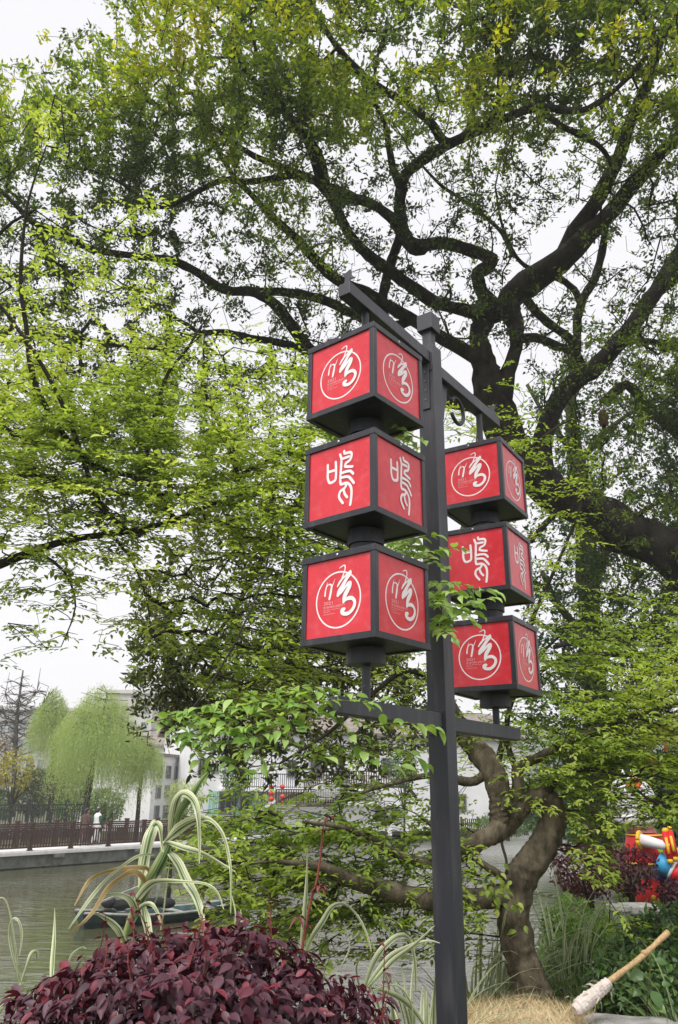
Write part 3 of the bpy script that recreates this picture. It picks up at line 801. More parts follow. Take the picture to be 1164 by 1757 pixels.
def make_lantern(kind):
    """a box lantern standing at its own origin (bottom centre), faces along x and y"""
    r = thing('box_lantern', (0, 0, 0), 'x', 'lantern', 'red box lanterns on the lantern post')
    h = LA / 2; pw = .027; rh = .030; X, Y = np.array([1., 0, 0]), np.array([0, 1., 0])
    for sx in (-1, 1):
        for sy in (-1, 1):
            m = MB(); m.box((sx * (h - pw / 2 - .002), sy * (h - pw / 2 - .002), LH / 2), (pw, pw, LH - 2 * rh)); m.build('corner_post', 'frame_paint', r, bevel=.002)
    for z in (rh / 2, LH - rh / 2):
        m = MB()
        for sy in (-1, 1):
            m.box((0, sy * (h - pw / 2), z), (LA, pw, rh)); m.box((sy * (h - pw / 2), 0, z), (pw, LA - 2 * pw, rh))
        m.build('rail', 'frame_paint', r, bevel=.002)
    m = MB(); m.box((0, 0, .012), (LA - 2 * pw, LA - 2 * pw, .010)); m.build('bottom_plate', 'frame_paint', r)
    m = MB(); m.box((0, 0, LH - .008), (LA - 2 * pw, LA - 2 * pw, .010)); m.build('top_plate', 'frame_paint', r)
    for k in range(4):
        q = k * math.pi / 2; nrm = np.array([math.sin(q), -math.cos(q), 0]); xr = np.array([math.cos(q), math.sin(q), 0])
        c = nrm * (h - .012) + np.array([0, 0, LH / 2])
        m = MB(); m.box((0, 0, 0), (LA - 2 * pw, LH - 2 * rh, .006)); p = m.build('panel', 'red_panel', r)
        R = Matrix(((xr[0], 0, nrm[0], c[0]), (xr[1], 0, nrm[1], c[1]), (0, 1, 0, c[2]), (0, 0, 0, 1))); p.matrix_local = R
        e = link('emblem' if kind == 'ring' else 'glyph', EMBLEM if kind == 'ring' else GLYPH, None, p); e.location = (0, 0, .003)
        if kind == 'ring':
            t = link('lettering', LETTER, None, p); t.location = (0, 0, .003)
        sc_ = MB(); sc_.lathe([(.006, 0), (.006, .002), (.003, .004)], nrm * h + np.array([0, 0, LH - rh / 2]) + xr * .0, 10, nrm); sc_.build('screw', 'screw_steel', r)
    m = MB(); m.lathe([(.088, -.002), (.088, -.072)], (0, 0, 0), 28) if kind == 'ring' else m.lathe([(.086, -.002), (.086, -.072)], (0, 0, 0), 28)
    m.build('collar', 'frame_paint', r, smooth=False)
    return r
ring_l = make_lantern('ring'); seal_l = make_lantern('seal')
TH = {-1: .687157, 1: .563321}
CL = {-1: P0 - PD * .68114, 1: P0 + PD * .64323}
TOP = {-1: [2.12694, 1.56390, 1.00995], 1: [2.03857, 1.49341, .93937]}
names = ['topmost', 'middle', 'lowest']
used = set()
for side in (-1, 1):
    where = 'nearer left-hand stack' if side < 0 else 'farther right-hand stack, partly behind the post'
    for k in range(3):
        src = seal_l if k == 1 else ring_l
        o = src if src not in used else copy_tree(src); used.add(src)
        
        what = 'angular white seal script glyph' if k == 1 else 'white circle and brush character'
        o['label'] = f'{names[k]} red lantern with {what}, {where.split(",")[0]}'
        c = CL[side]; o.location = Vector((c[0], c[1], PZ + TOP[side][k] - LH))
        o.rotation_euler = (0, 0, math.pi / 2 - TH[side])
    # spindle through the stack: rods, collars between the boxes
    s = -.68114 if side < 0 else .64323; zt = (zl if side < 0 else zr) - AW / 2; zb = (.338 if side < 0 else .328) + AW / 2
    m = MB(); a = pp(s, 0); m.lathe([(.020, zb + PZ), (.020, TOP[side][2] - LH - .074 + PZ)], (a[0], a[1], 0), 16)
    m.lathe([(.020, TOP[side][0] + PZ), (.020, zt + PZ)], (a[0], a[1], 0), 16)
    m.lathe([(.055, TOP[side][0] + .001 + PZ), (.055, TOP[side][0] + .014 + PZ)], (a[0], a[1], 0), 20)
    for k in (0, 1): m.lathe([(.074, TOP[side][k + 1] + .001 + PZ), (.074, TOP[side][k] - LH - .070 + PZ)], (a[0], a[1], 0), 24)
    m.build('spindle', 'frame_paint', post, smooth=False)
m = MB(); a = pp(-.64, .338 + AW / 2 + .02, .0)
m.tube([a + PE * -.014 + np.array([0, 0, z]) + PD * -.008 for z in (0, .05, .1)], [.003, .002, .001], 5); m.build('rust_run', 'rust_paint', post)

# ================================================================== trees
def limb_obj(name, rows, m, parent, sk, n=4, sides=10, rough=.25, fine=0.):
    pts, rr = px_limb(rows, n)
    mb = MB(); mb.tube(pts, rr, sides, rough=rough, seed=len(sk.p) * .37, fine=fine); o = mb.build(name, m, parent, smooth=True)
    sk.limb(pts); return o
def leaves_at_tips(sk, tips, k, spread, size, up=.35, droop=.0, jit=.35):
    """k leaves round every twig end, on the last stretch of the twig"""
    P = np.array(sk.p); par = np.array(sk.par); T = P[tips]; Q = P[par[tips]]
    n = len(tips) * k; t = np.repeat(T - Q, k, 0); ln = np.linalg.norm(t, axis=1, keepdims=True) + 1e-6; t = t / ln
    u = rng.random((n, 1)) ** .7
    pos = np.repeat(T, k, 0) - t * (1 - u) * np.minimum(ln, .30) + rng.normal(size=(n, 3)) * spread * .25
    A = t * .6 + rnd_unit(n) * .9 + np.array([0, 0, -droop]); A /= np.linalg.norm(A, axis=1, keepdims=True)
    Nn = np.array([0, 0, 1.]) * up + rnd_unit(n) * (1 - up); Nn -= A * np.sum(Nn * A, 1, keepdims=True)
    L = size * (1 + jit * rng.normal(size=n)).clip(.45, 1.7)
    return pos, A, Nn, L
def tone_by_clump(P, s, rnd=.25, bias=0., up=0.):
    """age of the leaves: flushes of young growth come in clumps"""
    g = np.round(P / .35) * .35; key = {}
    out = np.empty(len(P))
    for i, q in enumerate(map(tuple, g)):
        if q not in key: key[q] = noise.noise(Vector(q) * s) * .9 + .45 + bias
        out[i] = key[q]
    return np.clip(out + rng.normal(size=len(P)) * rnd, 0, 1)
def over_sign(x, y, p):
    """keeps twigs that would cross between the lens and the sign out of the way (the sprays there are placed one by one)"""
    return p[1] < 5.4 and 500 < x < 950 and 440 < y < 1300

# ------------------------------------------------ the big camphor
base = np.array([8.6, 12.2, -.1])
cam_tree = thing('camphor_tree', base, 'huge old camphor tree with dark winding limbs arching over the whole upper view', 'tree')
sk = Skel()
TR = [(1560, 1560, 12.2, 62), (1440, 1330, 12.2, 52), (1300, 1080, 12.5, 46), (1164, 954, 12.8, 42), (1059, 908, 13, 37), (960, 852, 13, 34), (893, 790, 13.2, 34), (856, 720, 13.2, 34), (840, 660, 13.2, 26), (826, 605, 13.2, 18), (824, 572, 13.2, 17), (836, 545, 13.2, 19), (858, 525, 13.1, 27)]
limb_obj('trunk', TR, 'bark_dark', cam_tree, sk, 4, 14, .35)
LIMBS = [
 [(862, 690, 13.1, 24), (872, 640, 13, 17), (886, 595, 13, 15), (884, 555, 13, 20), (872, 518, 13, 28), (905, 487, 12.9, 31), (960, 450, 12.6, 27), (1000, 412, 12.3, 23), (1040, 372, 12, 19), (1100, 300, 11.5, 17), (1150, 246, 11, 15), (1230, 190, 10.5, 12), (1330, 120, 10, 7)],
 [(965, 440, 12.6, 18), (985, 398, 12.4, 18), (1021, 351, 12, 17), (1041, 311, 11.7, 16), (1062, 271, 11.4, 15), (1082, 211, 11, 14), (1112, 140, 10.5, 12), (1132, 70, 10, 11), (1160, -20, 9.5, 8), (1190, -120, 9, 4)],
 [(845, 545, 13.1, 20), (794, 531, 13, 15), (750, 520, 12.8, 15), (721, 502, 12.6, 15), (691, 480, 12.4, 14), (662, 460, 12.2, 14), (633, 438, 12, 13), (610, 416, 11.9, 12), (592, 388, 11.7, 12), (577, 356, 11.5, 12), (562, 325, 11.3, 12), (548, 300, 11.1, 11), (530, 245, 10.8, 10), (500, 205, 10.5, 9), (464, 165, 10.2, 7), (420, 120, 9.9, 5), (380, 60, 9.6, 3)],
 [(852, 530, 13, 22), (835, 512, 12.9, 17), (823, 490, 12.8, 15), (822, 468, 12.7, 16), (838, 457, 12.6, 16), (843, 445, 12.6, 16), (825, 436, 12.5, 15), (794, 425, 12.3, 15), (764, 417, 12.2, 14), (735, 420, 12, 15), (716, 426, 11.9, 18), (699, 412, 11.8, 16), (689, 386, 11.6, 15), (687, 355, 11.4, 14), (689, 322, 11.2, 14), (697, 298, 11, 13), (722, 277, 10.8, 13), (746, 260, 10.7, 13), (775, 246, 10.5, 12), (816, 226, 10.3, 11), (861, 206, 10, 10), (921, 184, 9.8, 9), (975, 190, 9.6, 8), (1010, 186, 9.4, 7), (1060, 150, 9.2, 6), (1102, 105, 9, 5), (1125, 50, 8.8, 4)],
 [(775, 246, 10.5, 11), (758, 238, 10.4, 11), (736, 207, 10.2, 10), (695, 176, 10, 9), (645, 146, 9.8, 9), (612, 118, 9.6, 8), (580, 82, 9.4, 7), (552, 40, 9.2, 6), (530, -5, 9, 5), (500, -70, 8.8, 3)],
 [(836, 214, 10.2, 8), (846, 200, 10.1, 8), (856, 166, 9.9, 7), (857, 110, 9.6, 6), (846, 50, 9.3, 5), (850, -20, 9, 3)],
 [(915, 186, 9.8, 7), (930, 192, 9.7, 7), (961, 214, 9.8, 7), (996, 232, 9.9, 7), (1030, 252, 10.1, 6), (1050, 285, 10.4, 5), (1046, 330, 10.8, 4)],
 [(689, 400, 11.7, 13), (677, 380, 11.6, 13), (650, 357, 11.5, 12), (618, 343, 11.4, 12), (589, 340, 11.3, 11), (562, 332, 11.3, 10), (541, 311, 11.2, 9), (500, 302, 11, 8), (464, 308, 10.8, 8), (420, 312, 10.7, 7), (381, 309, 10.6, 7), (335, 331, 10.5, 6), (289, 355, 10.4, 5), (247, 346, 10.3, 5), (206, 312, 10.2, 4), (150, 290, 10.1, 3)],
 [(618, 343, 11.4, 9), (600, 333, 11.3, 9), (562, 318, 11.1, 9), (515, 298, 10.9, 8), (438, 268, 10.6, 7), (392, 238, 10.4, 5), (340, 200, 10.2, 4), (280, 190, 10, 3)],
 [(562, 322, 11.2, 9), (546, 258, 10.8, 8), (505, 212, 10.5, 7), (470, 150, 10.2, 5), (440, 90, 10, 4), (430, 20, 9.8, 3)],
 [(690, 330, 11.3, 10), (675, 290, 11.2, 9), (668, 255, 11, 8), (660, 210, 10.8, 6), (640, 160, 10.5, 4), (650, 90, 10.2, 3)],
 [(850, 640, 13.2, 18), (825, 618, 13.1, 17), (790, 597, 13, 16), (750, 574, 12.8, 15), (700, 545, 12.6, 15), (660, 521, 12.4, 14), (630, 503, 12.2, 14), (598, 490, 12.1, 13), (570, 474, 12, 12), (545, 450, 11.9, 12), (523, 425, 11.8, 11), (500, 400, 11.6, 10), (480, 384, 11.5, 10), (456, 360, 11.4, 9), (431, 333, 11.2, 7), (400, 300, 11, 6), (370, 250, 10.8, 5), (330, 160, 10.5, 3)],
 [(705, 548, 12.6, 13), (676, 560, 12.7, 12), (659, 546, 12.6, 13), (657, 515, 12.5, 12), (663, 480, 12.4, 12), (672, 447, 12.3, 12), (684, 415, 12.1, 11), (690, 392, 11.8, 10)],
 [(848, 690, 13.2, 22), (780, 690, 13.2, 18), (680, 672, 13, 17), (600, 645, 12.8, 16), (555, 620, 12.6, 15), (527, 595, 12.4, 15), (505, 565, 12.2, 15), (482, 534, 12, 14), (458, 512, 11.9, 12), (430, 500, 11.8, 11), (402, 500, 11.7, 11), (373, 492, 11.6, 11), (350, 474, 11.5, 10), (317, 456, 11.4, 10), (288, 446, 11.3, 9), (222, 438, 11.1, 8), (155, 427, 10.9, 8), (98, 396, 10.7, 7), (55, 380, 10.5, 7), (10, 335, 10.3, 5), (-60, 280, 10, 3)],
 [(690, 570, 12.8, 12), (650, 558, 12.8, 12), (621, 546, 12.7, 11), (592, 532, 12.6, 11), (563, 518, 12.4, 11), (530, 508, 12.3, 11), (490, 502, 12.1, 10), (450, 500, 12, 9), (431, 497, 11.9, 8)],
 [(555, 620, 12.6, 10), (520, 600, 12.6, 9), (480, 588, 12.5, 9), (430, 580, 12.4, 9), (390, 571, 12.3, 8), (345, 573, 12.2, 7), (310, 585, 12.1, 6), (250, 600, 12, 4), (190, 590, 11.9, 3)],
 [(345, 573, 12.2, 5), (320, 556, 12, 5), (300, 545, 11.9, 4), (260, 520, 11.8, 3), (200, 480, 11.5, 2)],
 [(940, 842, 13.2, 24), (930, 770, 13.6, 22), (945, 712, 13.8, 22), (962, 682, 13.9, 22), (988, 653, 13.9, 21), (1021, 631, 13.9, 20), (1052, 597, 13.8, 20), (1082, 561, 13.7, 19), (1107, 525, 13.6, 18), (1135, 486, 13.5, 18), (1164, 438, 13.4, 17), (1230, 350, 13, 14), (1330, 240, 12.5, 8)],
 [(1120, 510, 13.6, 11), (1140, 495, 13.5, 11), (1170, 474, 13.3, 10), (1250, 430, 12.8, 7), (1340, 400, 12.4, 4)],
 [(1048, 602, 13.8, 10), (1062, 590, 13.6, 9), (1085, 586, 13.5, 8), (1118, 586, 13.4, 8), (1164, 598, 13.2, 8), (1260, 600, 12.8, 5)],
 [(1000, 640, 13.9, 11), (996, 622, 13.9, 11), (979, 602, 13.8, 11), (951, 592, 13.6, 11), (918, 579, 13.4, 11), (880, 583, 13.2, 12)],
 [(992, 600, 13.8, 10), (975, 578, 13.7, 10), (946, 558, 13.5, 10), (921, 536, 13.3, 10), (900, 510, 13, 11)],
 [(985, 650, 14, 10), (990, 592, 13.9, 10), (991, 547, 13.8, 11), (1002, 510, 13.7, 11), (1021, 477, 13.6, 10), (1032, 436, 13.4, 9), (1038, 400, 13, 8), (1042, 372, 12.5, 7)],
 [(996, 520, 13.8, 9), (985, 497, 13.7, 8), (960, 478, 13.5, 8), (935, 470, 13.3, 7), (900, 455, 13.2, 5), (880, 430, 13, 4), (860, 380, 12.8, 3), (850, 320, 12.4, 2)],
 [(880, 440, 13, 5), (862, 400, 12.9, 5), (830, 370, 12.7, 5), (790, 340, 12.4, 4), (760, 320, 12.2, 4), (730, 290, 12, 3), (700, 255, 11.8, 2)],
 [(1040, 690, 14.2, 12), (1075, 660, 14.2, 12), (1111, 699, 14, 12), (1139, 723, 13.8, 12), (1180, 760, 13.6, 12), (1280, 840, 13.2, 14)],
 [(1164, 1110, 12.9, 10), (1099, 1092, 13, 9), (1059, 1094, 13.1, 8), (1003, 1098, 13.2, 8), (950, 1110, 13.2, 5)],
 [(1230, 1120, 12.8, 10), (1164, 1128, 12.9, 9), (1059, 1122, 13, 8), (971, 1130, 13.1, 6), (930, 1150, 13.1, 4)],
 [(985, 860, 13, 10), (959, 878, 13, 8), (930, 905, 13, 7), (912, 930, 13, 5)],
 [(1164, 960, 12.8, 12), (1150, 1010, 12.8, 9), (1130, 1040, 12.8, 8), (1120, 1075, 12.8, 6)],
 [(760, 690, 13.2, 14), (640, 720, 12.8, 12), (560, 800, 12, 10), (500, 880, 11.4, 8), (450, 960, 11, 7), (400, 1050, 10.6, 5), (340, 1130, 10.4, 4), (310, 1200, 10.2, 3)],
 [(500, 880, 11.4, 7), (490, 1000, 11.2, 6), (500, 1100, 11, 5), (480, 1200, 10.8, 4), (430, 1270, 10.6, 3)],
 [(560, 800, 12, 8), (620, 960, 12, 6), (680, 1100, 11.8, 5), (660, 1200, 11.6, 4), (600, 1270, 11.4, 3)],
]
for i, L_ in enumerate(LIMBS):
    L_ = [(x, y, Y, r * (.74 if r < 16 else .77)) for x, y, Y, r in L_]
    limb_obj('limb', L_, 'bark_moss' if i in (25, 24, 16) else 'bark_dark', cam_tree, sk, 3, 9 if L_[0][3] > 8 else 7, .22)
ROWS = ["000378999999999999999999", "013458999999988888888888", "345689999999877666667777", "667899999887666655556666", "777999877544433333444444", "677888765433333222333344", "567665554432222111222344", "555555555432222111122334", "444444444332222111222334", "444444444432111111222344", "444444433331000111334444", "334444433330000022345555", "333333330000000002344444"]
PAD = 5
rows_p = [r[0] * 0 + ('3' * PAD if j > 2 else '0' * PAD) + r for j, r in enumerate(ROWS)]
dep = lambda x, y: np.interp(y, [-250, 0, 300, 640], [8.3, 9.4, 11.0, 12.6])
att = [grid_points(rows_p, 11.5, dep, 0, thick=.75, x0=-PAD * 58.2), grid_points(["0000000067788888888888889999"] * 3, 8.0, dep, -175, thick=.9, x0=-PAD * 58.2)]
low = ["0000000000", "0000004420", "0000036752", "0000467863", "00005788755", "000058888876", "0000688888865", "0000455554433", "00000122222210", "0000000000000"]
att.append(grid_points(low, 7.0, lambda x, y: 11 + .5 * math.sin(x * .02), 815, thick=.55))
att.append(grid_points(["000233", "002344", "003444", "004555", "004555", "004444", "003433", "003444", "004555", "005555", "004455", "003333"], 5.5, lambda x, y: 13.2, 530, thick=.9, x0=860))
att = np.concatenate(att); att = clumped(att, .62, .14, 1.8, .52)
tips = sk.grow(att, .34, .10)
fixed_ = sk.fix
bare = clumped(grid_points(["00000000000000", "00445566554443", "04678887777765", "05788888888876", "06788888888877", "05678788888876", "03455566677765"], 2.6, dep, 250, thick=.5, x0=380), .7, .2, 1.5, .5, 2.)
sk.grow(bare, .28, .16); sk.fix = fixed_                  # leafless fine twigs of the open middle
R = sk.radii(.0040, .50, .075)
me = sk.twig_mesh('twigs', R, 4, base=base); o = link('twigs', me, 'twig_dark', cam_tree); tag(o, kind='stuff')
P, A, Nn, L = leaves_at_tips(sk, tips, 19, .20, .072, .25)
L = L * np.interp([proj(p)[1] for p in P], [120, 300], [1.25, 1.0])
lowp = np.array([proj(p)[1] > 830 and proj(p)[0] < 800 for p in P])
tone = tone_by_clump(P, .55, .16, -.02)
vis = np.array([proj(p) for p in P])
tone = np.clip(tone + np.interp(vis[:, 1], [80, 230, 360], [.30, .10, -.16]), 0, 1)  # sunlit crown top and silhouetted middle put into the leaf tone
s_ = ~lowp
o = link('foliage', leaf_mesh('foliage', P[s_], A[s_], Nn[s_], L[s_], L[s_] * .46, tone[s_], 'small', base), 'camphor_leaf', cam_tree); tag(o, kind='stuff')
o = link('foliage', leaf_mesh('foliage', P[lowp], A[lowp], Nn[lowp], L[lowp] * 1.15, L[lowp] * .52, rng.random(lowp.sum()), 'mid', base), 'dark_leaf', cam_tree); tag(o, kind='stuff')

# ------------------------------------------------ tree with ivy behind at right
base = at_z(1012, 1500, -.1) * 0 + np.array([5.6, 17.5, -.1])
ivy = thing('ivy_clad_tree', base, 'dark upright tree wrapped in ivy behind the right lantern stack', 'tree')
sk2 = Skel()
limb_obj('trunk', [(1030, 1520, 17.5, 22), (1022, 1250, 17.5, 20), (1012, 1050, 17.5, 19), (1006, 940, 17.4, 17), (1000, 840, 17.3, 15), (985, 760, 17.2, 12), (980, 700, 17, 9), (985, 620, 17, 6)], 'bark_moss', ivy, sk2)
for r_ in ([(1012, 1000, 17.4, 8), (1050, 930, 17.2, 7), (1100, 880, 17, 5), (1150, 850, 17, 3)], [(1015, 1100, 17.4, 8), (960, 1040, 17.6, 6), (930, 980, 17.8, 4)], [(990, 800, 17.2, 7), (1040, 740, 17, 5), (1110, 690, 17, 3)], [(1015, 1150, 17.4, 7), (1080, 1090, 17, 6), (1150, 1060, 17, 4)], [(988, 780, 17.3, 6), (940, 720, 17.4, 4), (905, 660, 17.5, 3)]):
    limb_obj('limb', r_, 'bark_moss', ivy, sk2, 3, 7)
att = grid_points(["002222", "012333", "022345", "023345", "023456", "033456", "034555", "035554", "045533", "045543", "045555", "035555", "034555", "023455"], 6.0, lambda x, y: 17.4, 560, thick=1.1, x0=850)
tips = sk2.grow(att, .45, .12)
o = link('twigs', sk2.twig_mesh('twigs', sk2.radii(.005, .42, .06), 4, base=base), 'twig_dark', ivy); tag(o, kind='stuff')
P, A, Nn, L = leaves_at_tips(sk2, tips, 17, .34, .105, .3)
o = link('foliage', leaf_mesh('foliage', P, A, Nn, L, L * .5, tone_by_clump(P, .5, .15, -.15), 'small', base), 'ivy_leaf', ivy); tag(o, kind='stuff')

# ------------------------------------------------ hackberry whose crown hangs in from the left
base = np.array([-5.6, 6.6, -.05])
hack = thing('hackberry_tree', base, 'fresh yellow green leafed tree leaning in from the left edge', 'tree')
sk3 = Skel()
limb_obj('trunk', [(-620, 1740, 6.6, 34), (-560, 1500, 6.6, 30), (-480, 1260, 6.6, 26), (-380, 1120, 6.7, 22), (-250, 1060, 6.8, 18)], 'bark_grey', hack, sk3)
for r_ in ([(-250, 1060, 6.8, 14), (-120, 1010, 6.8, 10), (0, 968, 6.8, 8), (60, 945, 6.8, 7), (120, 926, 6.8, 6), (190, 916, 6.8, 5.5), (250, 906, 6.8, 5), (300, 892, 6.8, 4.5), (360, 866, 6.9, 3.5), (420, 848, 7, 2.5), (500, 830, 7.1, 1.5)],
           [(250, 910, 6.8, 5), (232, 918, 6.8, 4.5), (197, 893, 6.7, 4.5), (170, 862, 6.6, 4.5), (143, 790, 6.5, 4.2), (125, 737, 6.4, 4), (98, 674, 6.3, 3.8), (63, 611, 6.2, 3.4), (13, 540, 6.1, 3), (-40, 470, 6, 2)],
           [(240, 845, 6.8, 4), (251, 813, 6.8, 3.5), (255, 763, 6.8, 3.5), (273, 687, 6.8, 3.2), (290, 638, 6.8, 3), (322, 598, 6.8, 2.5), (345, 560, 6.8, 1.4), (375, 520, 6.8, .5)],
           [(300, 892, 6.8, 5), (250, 826, 6.7, 5), (161, 799, 6.6, 5), (103, 737, 6.5, 5), (58, 652, 6.4, 5), (45, 558, 6.3, 4), (36, 500, 6.2, 3.5), (38, 430, 6.1, 3), (50, 340, 6, 2), (80, 250, 5.9, 1.3)],
           [(420, 848, 7, 4), (384, 746, 6.9, 3.2), (357, 687, 6.8, 3), (349, 629, 6.8, 1.8), (352, 560, 6.8, .6)],
           [(-250, 1060, 6.8, 12), (-120, 900, 6.8, 9), (-30, 830, 6.8, 7), (60, 815, 6.8, 6), (160, 840, 6.8, 5), (260, 850, 6.9, 5), (340, 845, 7, 4), (440, 800, 7.2, 3), (520, 760, 7.4, 2)],
           [(-300, 1080, 6.7, 12), (-200, 800, 6.8, 9), (-120, 640, 6.8, 7), (-40, 700, 6.8, 5), (60, 760, 6.8, 4), (180, 740, 6.8, 3)],
           [(-120, 640, 6.8, 6), (-60, 500, 6.6, 4), (0, 400, 6.4, 3), (60, 360, 6.2, 2)],
           [(60, 945, 6.8, 4), (110, 980, 6.6, 2.4), (130, 1040, 6.5, 1.6), (105, 1110, 6.4, .8)],
           [(190, 916, 6.8, 3), (225, 960, 6.7, 2), (250, 1020, 6.6, 1.4), (260, 1080, 6.5, .8)]):
    limb_obj('limb', r_, 'twig_dark', hack, sk3, 3, 7, .1)
rows = ["000000000", "000000000", "000000000", "020000000", "010000000", "000000000", "010110000", "121010000", "222110000", "3332211100", "55544322110", "888765555430", "888887776655", "888888888877", "788888888887", "6678888888772", "444433355777", "3333432355544", "222233334433", "000000234433", "0000002332"]
rows = ['5' * 3 * (1 if 9 < j < 16 else 0) + '0' * 3 * (0 if 8 < j < 16 else 1) + r for j, r in enumerate(rows)]
att = grid_points(rows, 15.0, lambda x, y: 6.9 + .0006 * (x - 250), 0, thick=.45, x0=-3 * 58.2)
att = layered(clumped(att, .8, .30, 1.5, .65, 3.), .30, .16, 6.9, 1., .055)
att = keep_clear(att, over_sign)
tips = sk3.grow(att, .20, .12, gravity=.05, zs=2.2)
o = link('twigs', sk3.twig_mesh('twigs', sk3.radii(.0019, .42, .02), 4, base=base), 'twig_dark', hack); tag(o, kind='stuff')
def flat_spray(sk, tips, k, size, reach, droop=.10, wob=.28, slope=.16):
    """leaves set left and right along the last stretch of each twig, blades near level and drooping"""
    P = np.array(sk.p); par = np.array(sk.par); T = P[tips]; Q = P[par[tips]]
    d = T - Q; d[:, 2] = d[:, 2] * .2 + slope * d[:, 1]; ln = np.linalg.norm(d, axis=1, keepdims=True) + 1e-6; d = d / ln
    n = len(tips); out = []
    side = np.cross(d, (0, 0, 1.)); side /= (np.linalg.norm(side, axis=1, keepdims=True) + 1e-6)
    for i in range(k):
        u = i / (k - 1); sg = 1 if i % 2 else -1
        pos = T - d * reach * (1 - u) + np.array([0, 0, -.04 * 1]) * u + rng.normal(size=(n, 3)) * size * .12
        A = d * (.55 + .5 * u) + side * sg * (.9 - .6 * u) + np.array([0, 0, -droop]) + rng.normal(size=(n, 3)) * wob
        Nn = np.array([0, -slope, 1.]) + rng.normal(size=(n, 3)) * wob * 1.0
        L = size * (1.1 - .3 * u) * (1 + .2 * rng.normal(size=n)).clip(.5, 1.5)
        out.append((pos, A / np.linalg.norm(A, axis=1, keepdims=True), Nn, L))
    return [np.concatenate(z) for z in zip(*out)]
def split_leaves(root, P, A, Nn, L, wr, tone, m, mp, nobj, tpl, base, obj_tpl='big'):
    """the nearest leaves in view become single leaf objects, the rest one mesh"""
    pr = np.array([proj(p) for p in P]); ppx = np.array([ppm(p) for p in P]) * L
    inview = (pr[:, 0] > 5) & (pr[:, 0] < 1160) & (pr[:, 1] > 5) & (pr[:, 1] < 1750)
    order = np.argsort(-(ppx * inview))[:nobj]; sel = np.zeros(len(P), bool); sel[order] = True
    if nobj: leaf_objects('leaf', P[sel], A[sel], Nn[sel], L[sel], L[sel] * wr, root, mp, obj_tpl)
    r = ~sel
    o = link('foliage', leaf_mesh('foliage', P[r], A[r], Nn[r], L[r], L[r] * wr, tone[r], tpl, base), m, root); tag(o, kind='stuff')
P, A, Nn, L = flat_spray(sk3, tips, 8, .064, .24)
split_leaves(hack, P, A, Nn, L, .50, tone_by_clump(P, .9, .2), 'fresh_leaf', 'fresh_leaf_piece', 240, 'mid', base)

# ------------------------------------------------ the crooked tree on the bank
base = np.array([1.50, 6.5, 0.0])
crook = thing('crooked_tree', base, 'crooked old tree with a looping grey brown trunk beside the straw heap', 'tree')
sk4 = Skel()
limb_obj('trunk', [(938, 1785, 6.45, 48), (922, 1730, 6.5, 36), (912, 1693, 6.5, 31), (900, 1660, 6.5, 30), (889, 1625, 6.5, 28), (883, 1590, 6.5, 28), (881, 1555, 6.5, 28), (890, 1520, 6.5, 28), (906, 1487, 6.5, 26), (928, 1456, 6.5, 25), (944, 1425, 6.5, 23), (950, 1400, 6.5, 22), (947, 1380, 6.5, 20), (932, 1368, 6.5, 17), (913, 1372, 6.5, 15), (896, 1383, 6.5, 16), (881, 1396, 6.5, 20), (868, 1404, 6.5, 25), (862, 1387, 6.5, 23), (857, 1358, 6.52, 20), (843, 1318, 6.6, 21), (818, 1287, 6.7, 19), (798, 1262, 6.8, 17), (776, 1225, 6.9, 15), (760, 1180, 7, 13), (750, 1100, 7.1, 11), (770, 1000, 7.2, 9), (800, 900, 7.3, 7)], 'bark_brown', crook, sk4, 10, 36, .16, .007)
